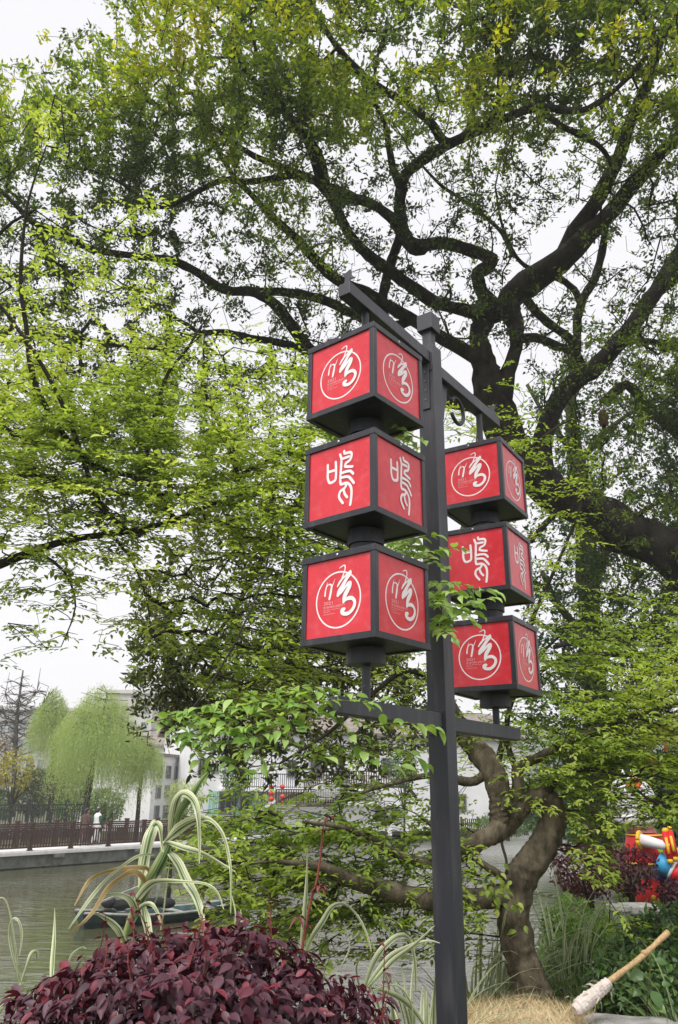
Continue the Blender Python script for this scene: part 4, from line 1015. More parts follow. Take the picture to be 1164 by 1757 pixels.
for r_ in ([(868, 1412, 6.5, 22), (848, 1430, 6.45, 17), (828, 1441, 6.4, 15), (805, 1456, 6.35, 14), (780, 1470, 6.3, 12), (740, 1480, 6.2, 10), (690, 1470, 6.1, 8), (640, 1440, 6, 6), (590, 1420, 5.9, 4), (520, 1410, 5.8, 2.5)],
           [(884, 1535, 6.5, 20), (862, 1536, 6.45, 18), (839, 1540, 6.4, 18), (803, 1544, 6.3, 18), (752, 1543, 6.2, 17), (700, 1537, 6.1, 17), (640, 1520, 6, 15), (590, 1506, 5.9, 12), (555, 1490, 5.8, 9), (500, 1480, 5.7, 4), (440, 1480, 5.6, 2.5), (390, 1490, 5.5, 1.5)],
           [(880, 1520, 6.45, 9), (862, 1505, 6.4, 7), (840, 1490, 6.35, 6.5), (815, 1474, 6.3, 6), (770, 1440, 6.2, 4), (720, 1400, 6.1, 2.5)],
           [(885, 1385, 6.5, 14), (889, 1352, 6.5, 11), (890, 1320, 6.5, 9), (919, 1302, 6.5, 8), (957, 1284, 6.5, 8), (1000, 1262, 6.5, 7), (1060, 1236, 6.6, 6), (1120, 1220, 6.7, 4), (1200, 1200, 6.8, 2)],
           [(843, 1318, 6.6, 9), (815, 1340, 6.6, 8), (785, 1338, 6.6, 8), (740, 1330, 6.5, 6), (690, 1340, 6.4, 4), (620, 1360, 6.2, 2.5)],
           [(890, 1330, 6.5, 6), (870, 1270, 6.7, 5), (880, 1200, 6.8, 4), (930, 1120, 6.9, 3), (1000, 1060, 7, 2)],
           [(850, 1330, 6.6, 7), (870, 1240, 6.9, 5), (900, 1100, 7.1, 4), (960, 960, 7.2, 3), (1000, 860, 7.2, 2), (1010, 790, 7.2, 1.5)],
           [(770, 1000, 7.2, 5), (840, 860, 7.2, 4), (900, 780, 7.2, 3), (960, 730, 7.2, 2), (1010, 710, 7.2, 1.2)],
           [(930, 1376, 6.5, 8), (955, 1340, 6.4, 5), (1000, 1320, 6.3, 4), (1060, 1330, 6.2, 3), (1110, 1370, 6.1, 2)],
           [(760, 1180, 7, 7), (700, 1150, 6.9, 5), (640, 1190, 6.7, 4), (560, 1260, 6.5, 3), (480, 1310, 6.3, 2)],
           [(858, 1420, 6.5, 3), (862, 1450, 6.4, 2.6), (869, 1475, 6.35, 2.4), (871, 1500, 6.3, 1.6)]):
    limb_obj('limb', r_, 'bark_brown' if r_[0][3] > 8 else 'twig_dark', crook, sk4, 6 if r_[0][3] > 10 else 3, 22 if r_[0][3] > 10 else 7, .15, .005 if r_[0][3] > 10 else 0)
rows = {11: "00000000000000110000000", 12: "00000000000022331000000", 13: "00000000000000032100000", 14: "00000000000000022100000", 15: "00000000000000011100000", 16: "00000000000000011000000", 17: "00000000000000011111000", 18: "00000000000000022323310", 19: "00000000000011124666664", 20: "00000000000111135777777", 21: "00000000011111124888888", 22: "00000001011111134888887", 23: "00000011122220034588877", 24: "00000577888875001467776", 25: "000006999999970000466655", 26: "00000059999999510023320", 27: "00000004666664110000000"}
rl = [rows.get(j, "") for j in range(28)]
att = grid_points(rl, 11.0, lambda x, y: 6.55 - .0012 * max(0, 760 - x) * (1 if y > 1150 else 0) + (.35 if y < 1100 else 0), 0, thick=.40)
def clear_c(x, y, p): return (p[1] < 6.0 and 500 < x < 960 and 440 < y < 1300) or (690 < x < 830 and p[1] < 4.6) or (845 < x < 975 and 1395 < y < 1720 and p[1] < 6.9) or (x > 1066 and 1424 < y < 1570 and p[1] < 9)
att = layered(clumped(att, .8, .30, 1.5, .65, 8.), .28, .14, 6.6, 5., .055)
att = keep_clear(att, clear_c)
tips = sk4.grow(att, .20, .12, gravity=.05, zs=2.2)
o = link('twigs', sk4.twig_mesh('twigs', sk4.radii(.0019, .42, .02), 4, base=base), 'twig_dark', crook); tag(o, kind='stuff')
P, A, Nn, L = flat_spray(sk4, tips, 10, .053, .22, .14)
ok = np.array([not clear_c(*proj(p), p) for p in P]); ok &= ~(np.array([1056 < proj(p)[0] < 1128 and 1312 < proj(p)[1] < 1426 for p in P]) & (rng.random(len(P)) < .62)); P, A, Nn, L = P[ok], A[ok], Nn[ok], L[ok]
tn = tone_by_clump(P, .9, .2); right = np.array([proj(p)[0] > 760 or proj(p)[1] < 1280 for p in P])
split_leaves(crook, P, A, Nn, L, .48, tn, 'olive_leaf', 'olive_leaf_piece', 290, 'mid', base)
# tuft of shoots on the fork
tip = np.array([at(px, py, 6.15) for px, py in ((838, 1508), (850, 1520), (862, 1535), (845, 1545), (858, 1555), (870, 1530), (880, 1545), (836, 1530), (855, 1500), (888, 1558), (850, 1562), (893, 1590), (872, 1520), (862, 1512), (846, 1534))])
P = np.repeat(tip, 3, 0) + rng.normal(size=(45, 3)) * .03; A = rnd_unit(45) * .7 + np.array([0, -.1, -.6])
leaf_objects('leaf', P, A, np.array([0, -.8, .5]) + rnd_unit(45) * .4, np.full(45, .058), np.full(45, .033), crook, 'olive_leaf_piece')

# ------------------------------------------------ near sprays: low shoots of the hackberry in front of the post
def spray(root, rows, step_px, size, Y, mp, n_side=1, up=.9, droop=.12, wid=.56, twig='twig_green'):
    """leafy shoot: a thin twig along photo points with leaves set alternately on it"""
    pts = [at(x, y, yy) for x, y, yy in smoothline(rows, 5)]
    m_ = MB(); m_.tube(pts, list(np.linspace(.0030, .0010, len(pts))), 5); m_.build('twig', twig, root, smooth=True)
    L = np.concatenate([[0], np.cumsum([np.linalg.norm(pts[i + 1] - pts[i]) for i in range(len(pts) - 1)])])
    k = int(L[-1] / step_px); P = []; A = []; Nn = []; S = []
    for i in range(k + 1):
        s = L[-1] * (i + .5 * rng.random()) / (k + .5); j = min(len(pts) - 2, int(np.searchsorted(L, s) - 1)); j = max(0, j)
        t = pts[j + 1] - pts[j]; t /= np.linalg.norm(t); p = pts[j] + t * (s - L[j])
        sd = np.cross(t, (0, 0, 1.)); sd /= (np.linalg.norm(sd) + 1e-6); sg = 1 if i % 2 else -1
        a = t * .5 + sd * sg * .9 + np.array([0, 0, -droop]) + rng.normal(size=3) * .28
        if i >= k - 1: a = t + np.array([0, 0, -.2]) + rng.normal(size=3) * .2
        P.append(p); A.append(a); Nn.append(np.array([0, -.25, 1.]) * up + rng.normal(size=3) * .35); S.append(size * (.75 + .5 * rng.random()))
    S = np.array(S)
    return np.array(P), np.array(A), np.array(Nn), S
near = thing('leafy_branch', at(470, 880, 6.9), 'bright green leafy branch reaching in front of the bottom cross arm', 'branch')
bp_ = [at(x, y, Y) for x, y, Y in smoothline([(470, 880, 6.9), (455, 980, 6.0), (410, 1090, 5.0), (350, 1190, 4.3), (300, 1245, 4.0), (275, 1240, 4.05)], 4)]
m = MB(); m.tube(bp_, list(np.linspace(.009, .004, len(bp_))), 7); 
sp = []
SH = [[(300, 1250, 4), (380, 1225, 3.7), (460, 1200, 3.5), (540, 1188, 3.35), (600, 1190, 3.3), (640, 1208, 3.25)],
      [(330, 1255, 3.9), (400, 1235, 3.6), (480, 1215, 3.4), (560, 1200, 3.25), (620, 1205, 3.2), (668, 1200, 3.15)],
      [(300, 1260, 4), (360, 1260, 3.7), (430, 1245, 3.5), (500, 1225, 3.35), (560, 1225, 3.3)],
      [(280, 1230, 4.1), (340, 1215, 3.8), (400, 1200, 3.6), (460, 1190, 3.5), (520, 1178, 3.4), (570, 1180, 3.35)],
      [(300, 1265, 4), (350, 1290, 3.8), (390, 1310, 3.6), (430, 1325, 3.5)],
      [(320, 1265, 3.9), (370, 1275, 3.7), (420, 1270, 3.5), (470, 1255, 3.4), (520, 1250, 3.3)],
      [(270, 1240, 4.1), (310, 1265, 4), (340, 1300, 3.9), (350, 1330, 3.8)],
      [(260, 1240, 4.1), (300, 1230, 3.9), (340, 1235, 3.75), (390, 1250, 3.6), (440, 1290, 3.5), (455, 1310, 3.45)],
      [(420, 1240, 3.5), (480, 1265, 3.4), (530, 1290, 3.35), (560, 1300, 3.3)],
      [(560, 1205, 3.3), (600, 1260, 3.3), (630, 1295, 3.3), (660, 1310, 3.3), (690, 1315, 3.3)],
      [(600, 1230, 3.3), (640, 1245, 3.25), (690, 1240, 3.2), (740, 1246, 3.15), (758, 1258, 3.15)],
      [(620, 1260, 3.3), (660, 1280, 3.25), (700, 1290, 3.2), (730, 1310, 3.2)],
      [(350, 1225, 3.8), (410, 1212, 3.6), (470, 1205, 3.5), (530, 1205, 3.4)], [(340, 1245, 3.8), (400, 1255, 3.6), (460, 1240, 3.5), (510, 1238, 3.4)]]
leafset = []
for r_ in SH: leafset.append(spray(near, r_, .034, .066, 0, 'bright_leaf_piece'))
m.build('branch_wood', 'twig_dark', near, smooth=True)
P, A, Nn, S = [np.concatenate(z) for z in zip(*leafset)]
leaf_objects('leaf', P, A, Nn, S, S * .52, near, 'bright_leaf_piece')
# shoots across the post, growing from the crooked tree side
near2 = thing('leafy_branch', at(735, 1090, 5.2), 'fresh green leafy shoots crossing the post between the two lantern stacks', 'branch')
leafset = []
for r_ in ([(742, 1092, 4.4), (765, 1060, 3.9), (790, 1045, 3.55), (815, 1032, 3.4), (846, 1025, 3.3)], [(742, 1050, 4.2), (750, 1030, 3.8), (765, 1015, 3.5), (790, 1022, 3.35), (818, 1040, 3.3)],
           [(742, 1085, 4.3), (755, 1078, 3.8), (765, 1084, 3.5), (782, 1098, 3.4)], [(742, 1000, 4.2), (755, 1000, 3.8), (775, 1000, 3.6), (805, 1006, 3.5)], [(800, 1008, 3.5), (820, 1012, 3.45), (840, 1012, 3.4), (856, 1016, 3.38)],
           [(742, 1018, 4.2), (748, 1024, 3.7), (760, 1035, 3.5), (770, 1050, 3.4)], [(690, 935, 4.3), (710, 938, 3.75), (735, 945, 3.55), (760, 942, 3.45)], [(690, 930, 4.3), (705, 925, 3.8), (735, 920, 3.6), (752, 918, 3.55)],
           [(700, 950, 4.3), (725, 952, 3.8), (745, 966, 3.6), (766, 975, 3.5)], [(670, 935, 4.4), (690, 945, 4.1), (700, 955, 3.95)], [(755, 942, 3.55), (775, 940, 3.5), (800, 941, 3.45)], [(742, 1070, 4.2), (760, 1066, 3.7), (790, 1055, 3.5), (815, 1070, 3.4)], [(745, 1040, 4.2), (770, 1040, 3.7), (800, 1050, 3.5), (825, 1056, 3.4)],
           [(640, 716, 4.3), (655, 722, 3.75), (672, 728, 3.55), (690, 738, 3.45), (700, 742, 3.4)], [(655, 745, 4.3), (680, 750, 3.75), (705, 748, 3.55), (728, 756, 3.45)], [(660, 728, 4.2), (690, 745, 3.8), (712, 762, 3.6)]):
    leafset.append(spray(near2, r_, .030, .056, 0, 'bright_leaf_piece'))
bk = [at(x, y, Y) for x, y, Y in smoothline([(770, 1225, 6.8), (745, 1180, 6.0), (735, 1110, 5.2), (738, 1060, 4.7), (720, 980, 4.5), (690, 900, 4.4), (670, 800, 4.4), (650, 725, 4.4)], 4)]
m = MB(); m.tube(bk, list(np.linspace(.012, .003, len(bk))), 6); m.build('branch_wood', 'twig_dark', near2, smooth=True)
P, A, Nn, S = [np.concatenate(z) for z in zip(*leafset)]
leaf_objects('leaf', P, A, Nn, S, S * .56, near2, 'bright_leaf_piece')

# ================================================================== far bank planting
def clump_leaves(c, r, n, size, up=.4, shell=.75):
    """leaf positions through a rounded crown, denser towards its outside"""
    d = rnd_unit(n); q = shell + (1 - shell) * rng.random((n, 1)) - .25 * rng.random((n, 1)) ** 3
    nzv = np.array([1 + .22 * noise.noise(Vector(v * 2.3 + np.array(c))) for v in d])[:, None]
    P = np.array(c) + d * np.array(r) * q * nzv
    A = d * .5 + rnd_unit(n) + np.array([0, 0, -.25]); Nn = d + np.array([0, 0, up]) + rnd_unit(n) * .5
    return P, A / np.linalg.norm(A, axis=1, keepdims=True), Nn, size * (1 + .25 * rng.normal(size=n)).clip(.5, 1.6)
def bush(name, label, cat, px, py, Y, rpx, rpy, n, size, m, wr=.55, tpl='small', trunk=True, group=None, core=True, flat_bottom=False):
    c = at(px, py, Y); k = ppm(c); r = np.array([rpx / k, rpx / k * .8, rpy / k])
    base = c.copy(); base[2] = max(gz(c[0], c[1]) if Y < 36 else ZD - .15, -1.0)
    root = thing(name, base, label, cat, group)
    P, A, Nn, L = clump_leaves(c, r, n, size)
    if flat_bottom:
        ok = P[:, 2] > base[2]; P, A, Nn, L = P[ok], A[ok], Nn[ok], L[ok]
    o = link('foliage', leaf_mesh('foliage', P, A, Nn, L, L * wr, np.clip(rng.normal(.5, .25, len(P)), 0, 1), tpl, base), m, root); tag(o, kind='stuff')
    if trunk:
        mb = MB(); top = c + np.array([0, 0, r[2] * .2])
        mb.tube([base + np.array([0, 0, -.1]), lerp(base, top, .5) + np.array([.05, 0, 0]), top], [.05 * r[0] + .03, .04 * r[0] + .02, .01], 6)
        for i in range(6):
            a = i * 1.05; mb.tube([lerp(base, top, .35), c + np.array([math.cos(a) * r[0] * .7, math.sin(a) * r[1] * .7, r[2] * .3])], [.03 * r[0] + .01, .006], 5)
        mb.build('stem', 'bark_dark', root)
    return root
def willow(label, trunk, crown, Y, n, seed, m='willow_leaf'):
    base = at(*trunk[0][:2], Y); base[2] = ZD - .15
    root = thing('willow_tree', base, label, 'tree')
    sk = Skel()
    rows = [(x, y, Y, r) for x, y, r in trunk]
    pts, rr = px_limb(rows, 3); pts[0][2] = ZD - .4
    mb = MB(); mb.tube(pts, rr, 8, rough=.2); mb.build('trunk', 'bark_dark', root, smooth=True); sk.limb(pts)
    cx, cy, rx, ry = crown; c = at(cx, cy, Y); k = ppm(c)
    v = rnd_unit(150) * rng.random((150, 1)) ** .4; v[:, 2] = np.where(v[:, 2] < -.1, -v[:, 2], v[:, 2])
    att = c + v * np.array([rx * .95, rx * .8, ry]) / k
    tips = sk.grow(att, .8, .1)
    o = link('twigs', sk.twig_mesh('twigs', sk.radii(.012, .45, .14), 4, base=base), 'bark_dark', root); tag(o, kind='stuff')
    P0_ = np.array(sk.p)[sk.fix:]; v = rnd_unit(n) * rng.random((n, 1)) ** .33; v[:, 2] = v[:, 2] * .85 + .15; pick = c + v * np.array([rx, rx * .85, ry]) / k * np.stack([1.12 - .62 * np.clip(v[:, 2], -.3, 1)] * 2 + [np.ones(n)], 1); pick[:, 2] += .5 * nz(pick, .9, seed)
    out = [rng.normal(size=(n, 2)) * .16]
    V = (pick - c); V[:, 2] = 0; V /= (np.linalg.norm(V, axis=1, keepdims=True) + .3)
    ln = (.7 + 2.5 * rng.random(n) ** 1.5) * ry / k / 2.6
    q = 12; u = (np.arange(q) + .5) / q
    S = pick[:, None, :] + V[:, None, :] * (.55 * np.sqrt(u))[None, :, None] + np.array([0, 0, -1.])[None, None, :] * (u[None, :, None] ** 1.25 * ln[:, None, None]) + rng.normal(size=(n, q, 3)) * .08
    S[:, :, 2] = np.maximum(S[:, :, 2], ZD + .5 + .8 * rng.random((n, 1)))
    P = S.reshape(-1, 3); N_ = len(P)
    A = np.array([0, 0, -1.]) + rng.normal(size=(N_, 3)) * .5; L = .12 * (1 + .3 * rng.normal(size=N_)).clip(.5, 1.6)
    o = link('foliage', leaf_mesh('foliage', P, A, rnd_unit(N_), L, L * .24, np.clip(rng.normal(.5, .28, N_), 0, 1), 'small', base), m, root); tag(o, kind='stuff')
    As = S[:, -1] - S[:, 0]; Ls = np.linalg.norm(As, axis=1)
    o = link('strands', leaf_mesh('strands', S[:, 0], As / Ls[:, None], rnd_unit(n), Ls, np.full(n, .012), np.full(n, .2), 'strand', base), m, root); tag(o, kind='stuff')
willow('large weeping willow with bright spring strands behind the walkway', [(147, 1400, 7), (150, 1365, 6), (155, 1335, 6), (160, 1305, 5), (166, 1270, 4), (176, 1230, 3), (185, 1190, 1.5)], (170, 1262, 66, 92), 45., 2700, 1)
willow('slimmer weeping willow with a dark trunk between the bare tree and the large willow', [(86, 1405, 5), (89, 1360, 5), (93, 1300, 4.5), (94, 1265, 4), (86, 1235, 3), (75, 1205, 1.5)], (88, 1236, 26, 60), 48., 900, 2)
willow('small thin weeping willow in front of the white gable', [(236, 1408, 4), (239, 1370, 3.5), (243, 1330, 3), (250, 1290, 2), (255, 1255, 1)], (246, 1302, 28, 48), 46.5, 700, 3)
def bare():
    base = at(25, 1400, 50.); base[2] = ZD - .15
    root = thing('bare_tree', base, 'leafless tree with upswept grey branches at the left edge', 'tree'); sk = Skel()
    pts, rr = px_limb([(22, 1402, 50, 5), (25, 1330, 50, 4.5), (27, 1270, 50, 4), (32, 1210, 50, 2.6), (40, 1150, 50, 1.2)], 4)
    mb = MB(); mb.tube(pts, rr, 7, rough=.15); mb.build('trunk', 'bark_grey', root, smooth=True); sk.limb(pts)
    for s in (-1, 1):
        for k in range(4):
            q = pts[6 + 2 * k]; e = q + np.array([s * (2.6 - .4 * k), rng.normal() * .8, 2.2]); m_ = lerp(q, e, .5) + np.array([s * .5, 0, -.35])
            mb = MB(); mb.tube([q, m_, e], [.045, .03, .012], 5); mb.build('limb', 'bark_grey', root); i = len(sk.p); sk.limb([q, m_, e])
    c = at(32, 1225, 50.); k = ppm(c)
    att = c + rnd_unit(900) * rng.random((900, 1)) ** .45 * np.array([58, 40, 66]) / k
    sk.grow(att, .5, .08, gravity=-.12)
    o = link('twigs', sk.twig_mesh('twigs', sk.radii(.016, .34, .08), 3, base=base), 'bark_grey', root); tag(o, kind='stuff')
bare()
bush('clipped_bush', 'round clipped box bush at the left edge behind the iron fence', 'bush', 4, 1382, 47, 22, 26, 2600, .10, 'box_leaf', trunk=False, flat_bottom=True)
bush('clipped_bush', 'broad clipped box bush beneath the large willow behind the iron fence', 'bush', 118, 1388, 47.5, 27, 24, 2800, .10, 'box_leaf', trunk=False, flat_bottom=True)
bush('dark_bush', 'dark evergreen bush in the shade left of the slim willow', 'bush', 62, 1358, 52, 42, 42, 3200, .20, 'dark_leaf')
bush('dark_bush', 'dark evergreen bush between the two willow trunks', 'bush', 118, 1352, 53, 38, 46, 3000, .20, 'dark_leaf')
bush('dark_bush', 'dark low bush right of the large willow trunk', 'bush', 178, 1382, 53, 36, 30, 2200, .2, 'shrub_leaf')
bush('yellow_bush', 'loose bush with yellow new leaves left of the dark bushes', 'bush', 28, 1322, 46, 34, 34, 520, .20, 'yellow_leaf')
bush('brown_tree', 'small tree with brownish new leaves at the far left edge', 'tree', -8, 1320, 47, 28, 58, 1500, .16, 'brown_leaf')
bush('bamboo_bush', 'pale green bamboo bush before the curtained shopfront', 'bush', 316, 1372, 50, 34, 34, 1300, .22, 'willow_leaf', wr=.2)
bush('garden_bush', 'green bush at the foot of the white house beside the stairs', 'bush', 405, 1330, 52, 26, 34, 1500, .16, 'shrub_leaf')
bush('garden_bush', 'dark green tree before the balcony of the white house', 'tree', 692, 1318, 50, 26, 34, 1100, .18, 'shrub_leaf')
bush('garden_bush', 'green bush on the far bank seen through the trunk loop', 'bush', 870, 1412, 50, 60, 22, 1600, .16, 'box_leaf')
for px, py, Y, rx, ry, lab, mm in ((1010, 1395, 30, 70, 60, 'mid green bank shrub behind the crooked tree loop', 'shrub_leaf'), (1130, 1370, 22, 70, 80, 'tall dark shrub behind the festival figure', 'shrub_leaf'), (1050, 1330, 34, 90, 80, 'dark tree mass on the right bank far behind the figure', 'dark_leaf'), (950, 1380, 44, 60, 50, 'pale green bush on the distant right bank', 'box_leaf')):
    bush('bank_shrub', lab, 'shrub', px, py, Y, rx, ry, 3600, .0055 * Y + .05, mm)

# ================================================================== people on the walkway
mat('skin', (.48, .29, .21), .6, .08, 6)
mat('hair_black', (.015, .012, .011), .5, .2, 20)
mat('coat_brown', (.075, .042, .034), .85, .2, 12)
mat('trousers_brown', (.11, .065, .052), .85, .2, 10)
mat('vest_white', (.72, .72, .71), .8, .06, 8)
mat('jumper_green', (.02, .085, .06), .85, .2, 10)
mat('shoe_dark', (.03, .025, .025), .6, .2, 10)
mat('shoe_white', (.6, .6, .58), .6, .1, 10)
def skin_obj(name, verts, edges, m, parent, base, sub=2, root=0):
    me = bpy.data.meshes.new(name); me.from_pydata([tuple(np.array(v[0]) - base) for v in verts], edges, []); me.update()
    o = link(name, me, m, parent); sk_ = o.modifiers.new('skin', 'SKIN'); sk_.use_smooth_shade = True
    d = me.skin_vertices[0].data
    for i, v in enumerate(verts): d[i].radius = v[1] if isinstance(v[1], tuple) else (v[1], v[1]); d[i].use_root = i == root
    o.modifiers.new('sub', 'SUBSURF').levels = sub; o.modifiers['sub'].render_levels = sub
    return o
def person(label, s, t, top_m, sleeve_m, leg_m, shoe_m, hgt, phase, long_coat):
    base = dk(s, t, .0); root = thing('person', base, label, 'person', None); k = hgt / 1.65
    def q(f, a, z): return base + DD * f * k + DN * a * k + np.array([0, 0, z * k])
    st = .20 * phase
    hip = {1: q(0, .09, .86), -1: q(0, -.09, .86)}
    knee = {1: q(.12 + st * .4, .09, .48), -1: q(-.02 - st * .4, -.09, .47)}
    ank = {1: q(.10 + st, .09, .09), -1: q(-.22 - st * .5, -.08, .12)}
    toe = {1: q(.24 + st, .09, .05), -1: q(-.10 - st * .5, -.08, .04)}
    sh = {1: q(.0, .18, 1.34), -1: q(.0, -.18, 1.34)}
    elb = {1: q(-.10, .22, 1.08), -1: q(.02, -.23, 1.07)}
    wr_ = {1: q(.06, .21, .90), -1: q(.20, -.19, .93)}
    hand = {1: q(.11, .20, .83), -1: q(.26, -.18, .87)}
    V = [(q(0, 0, .92), .09 * k), (q(0, 0, 1.1), .08 * k), (q(0, 0, 1.3), .08 * k), (q(.01, 0, 1.42), .052 * k), (q(.02, 0, 1.48), .06 * k), (q(.035, 0, 1.55), (.082 * k, .095 * k)), (q(.03, 0, 1.62), .06 * k), (q(.125, 0, 1.54), .016 * k)]
    E_ = [(0, 1), (1, 2), (2, 3), (3, 4), (4, 5), (5, 6), (5, 7)]
    for sd in (1, -1):
        n = len(V); V += [(hip[sd], .085 * k), (knee[sd], .055 * k), (ank[sd], .038 * k), (toe[sd], .032 * k)]; E_ += [(0, n), (n, n + 1), (n + 1, n + 2), (n + 2, n + 3)]
        n = len(V); V += [(sh[sd], .055 * k), (elb[sd], .042 * k), (wr_[sd], .030 * k), (hand[sd], .034 * k)]; E_ += [(2, n), (n, n + 1), (n + 1, n + 2), (n + 2, n + 3)]
    skin_obj('body', V, E_, 'skin', root, base)
    # clothing a little outside the body
    low = .52 if long_coat else .80
    mb = MB(); V2 = []; FF2 = []; ns = 22
    rings = [(low, .20, .225), (low + .02, .205, .23), (.92, .165, .205), (1.10, .145, .185), (1.24, .15, .205), (1.33, .14, .225), (1.38, .115, .19), (1.43, .075, .10), (1.46, .06, .07)]
    for z, fd, wd in rings:
        for j in range(ns):
            aa = 2 * math.pi * j / ns; fo = 1 + (.05 * math.sin(aa * 5 + z * 9) if z < 1.0 else .015 * math.sin(aa * 4 + z * 20)); V2.append(q(fd * math.cos(aa) * fo, wd * math.sin(aa) * fo, z))
    for i in range(len(rings) - 1):
        for j in range(ns): FF2.append((i * ns + j, i * ns + (j + 1) % ns, (i + 1) * ns + (j + 1) % ns, (i + 1) * ns + j))
    FF2 += [tuple(range(ns))[::-1], tuple((len(rings) - 1) * ns + j for j in range(ns))]
    mb.add(V2, FF2); mb.build('coat' if long_coat else 'vest', top_m, root, smooth=True)
    for sd in (1, -1):
        skin_obj('sleeve', [(sh[sd], .095 * k), (elb[sd], .080 * k), (wr_[sd], .060 * k)], [(0, 1), (1, 2)], sleeve_m, root, base)
        skin_obj('trouser_leg', [(hip[sd], .13 * k), (knee[sd], .105 * k), (ank[sd] + np.array([0, 0, .02]), .085 * k)], [(0, 1), (1, 2)], leg_m, root, base)
        skin_obj('shoe', [(ank[sd] + np.array([0, 0, -.03]) - DD * .03, .045 * k), (toe[sd], .038 * k)], [(0, 1)], shoe_m, root, base)
        for f in range(4):
            mb = MB(); h0 = hand[sd] + DN * (f - 1.5) * .018 * k; mb.tube([h0, h0 + DD * .03 * k + np.array([0, 0, -.045 * k])], [.009 * k, .006 * k], 5); mb.build('finger', 'skin', root)
        mb = MB(); mb.tube([hand[sd] + DD * .02 * k, hand[sd] + DD * .055 * k + np.array([0, 0, -.01])], [.010 * k, .007 * k], 5); mb.build('thumb', 'skin', root)
        mb = MB(); mb.ellip(q(.125, .035 * sd, 1.565), (.008, .010, .008), 8, 6); mb.build('eye', 'hair_black', root)
        mb = MB(); mb.ellip(q(.03, .085 * sd, 1.55), (.018, .010, .030), 8, 6); mb.build('ear', 'skin', root)
    mb = MB(); mb.ellip(q(.125, 0, 1.505), (.006, .025, .007), 8, 6); mb.build('mouth', 'trousers_brown', root)
    mb = MB(); mb.ellip(q(.005, 0, 1.60), (.108 * k, .102 * k, .075 * k), 16, 10); mb.ellip(q(-.045, 0, 1.54), (.075 * k, .095 * k, .10 * k), 16, 10)
    if long_coat: mb.ellip(q(-.06, 0, 1.47), (.05 * k, .09 * k, .10 * k), 12, 8)
    mb.build('hair', 'hair_black', root, smooth=True)
person('person in a long dark brown coat and brown trousers walking on the walkway', dk_s(150) + .52, 1.0, 'coat_brown', 'coat_brown', 'trousers_brown', 'shoe_dark', 1.66, .8, True)
person('person in a white padded vest with green sleeves and white trousers on the walkway', dk_s(171) + .45, .95, 'vest_white', 'jumper_green', 'vest_white', 'shoe_white', 1.66, .9, False)

# ================================================================== boat
mat('boat_green', (.022, .055, .055), .55, .4, 5, .2, 30)
mat('boat_rim', (.30, .31, .28), .8, .3, 8, .2, 40)
mat('net_black', (.012, .013, .014), .9, .3, 30, .8, 60)
def boat():
    A = at_z(143, 1592, WZ); B = at_z(408, 1568, WZ); d = B - A; d[2] = 0; Lb = np.linalg.norm(d); d /= Lb; e = np.array([-d[1], d[0], 0])
    root = thing('rowing_boat', (A + B) / 2, 'dark green wooden rowing boat moored on the pond behind the reeds', 'boat')
    ns = 15; V = []; FF = []; prof = [(-1, 1), (-.92, .45), (-.62, .02), (0, -.08), (.62, .02), (.92, .45), (1, 1)]
    def sec(u): return .58 * (math.sin(math.pi * min(.97, max(.12, u * .92 + .06))) ** .55), .27 + .13 * (2 * u - 1) ** 2
    for i in range(ns):
        u = i / (ns - 1); w_, h_ = sec(u)
        for x, z in prof: V.append(A + d * Lb * (u + (.03 * z * (-1 if u < .5 else 1) if i in (0, ns - 1) else 0)) + e * x * w_ * (.75 + .25 * z) + np.array([0, 0, -.10 + z * h_ + .05]))
    n = len(prof)
    for i in range(ns - 1):
        for k in range(n - 1): FF.append((i * n + k, i * n + k + 1, (i + 1) * n + k + 1, (i + 1) * n + k))
    FF += [tuple(range(n)), tuple(range((ns - 1) * n, ns * n))[::-1]]
    mb = MB(); mb.add(V, FF); o = mb.build('hull', 'boat_green', root); o.modifiers.new('thick', 'SOLIDIFY').thickness = .035
    for k in (0, n - 1):
        mb = MB(); mb.tube([V[i * n + k] + np.array([0, 0, .01]) for i in range(ns)], .035, 6); mb.build('gunwale', 'boat_rim', root)
    for u in (.25, .55, .8):
        w_, h_ = sec(u); mb = MB(); mb.box(A + d * Lb * u + np.array([0, 0, .22]), (.22, 1.7 * w_, .035), d, e); mb.build('thwart', 'boat_rim', root)
    mb = MB(); mb.bar(A + d * .25 + np.array([0, 0, .5]), A + d * 2.0 + e * .2 + np.array([0, 0, 1.0]), .05, .04); mb.build('boom', 'boat_rim', root)
    mb = MB(); mb.box(A + d * 2.0 + e * .2 + np.array([0, 0, .62]), (.07, .07, .85), d, e); mb.build('upright', 'boat_rim', root)
    nb = thing('net_bundle', A + d * 1.3 + np.array([0, 0, .3]), 'black heap of netting lying in the bow of the green boat', 'net'); mb = MB()
    for i in range(7): mb.ellip(A + d * (.75 + .22 * i) + e * rng.normal() * .12 + np.array([0, 0, .42 + .05 * rng.random()]), (.22, .2, .13), 9, 6)
    mb.build('bundle', 'net_black', nb, smooth=True)
    st = thing('mooring_stake', A + d * 2.6 + e * .9, 'dark wooden stake standing in the water behind the boat', 'stake')
    p = A + d * 2.6 + e * .9; mb = MB(); mb.tube([p + np.array([0, 0, -.8]), p + np.array([.02, 0, .6]), p + np.array([0, 0, 1.75])], [.08, .075, .065], 8, rough=.15); mb.build('shaft', 'bark_dark', st)
boat()

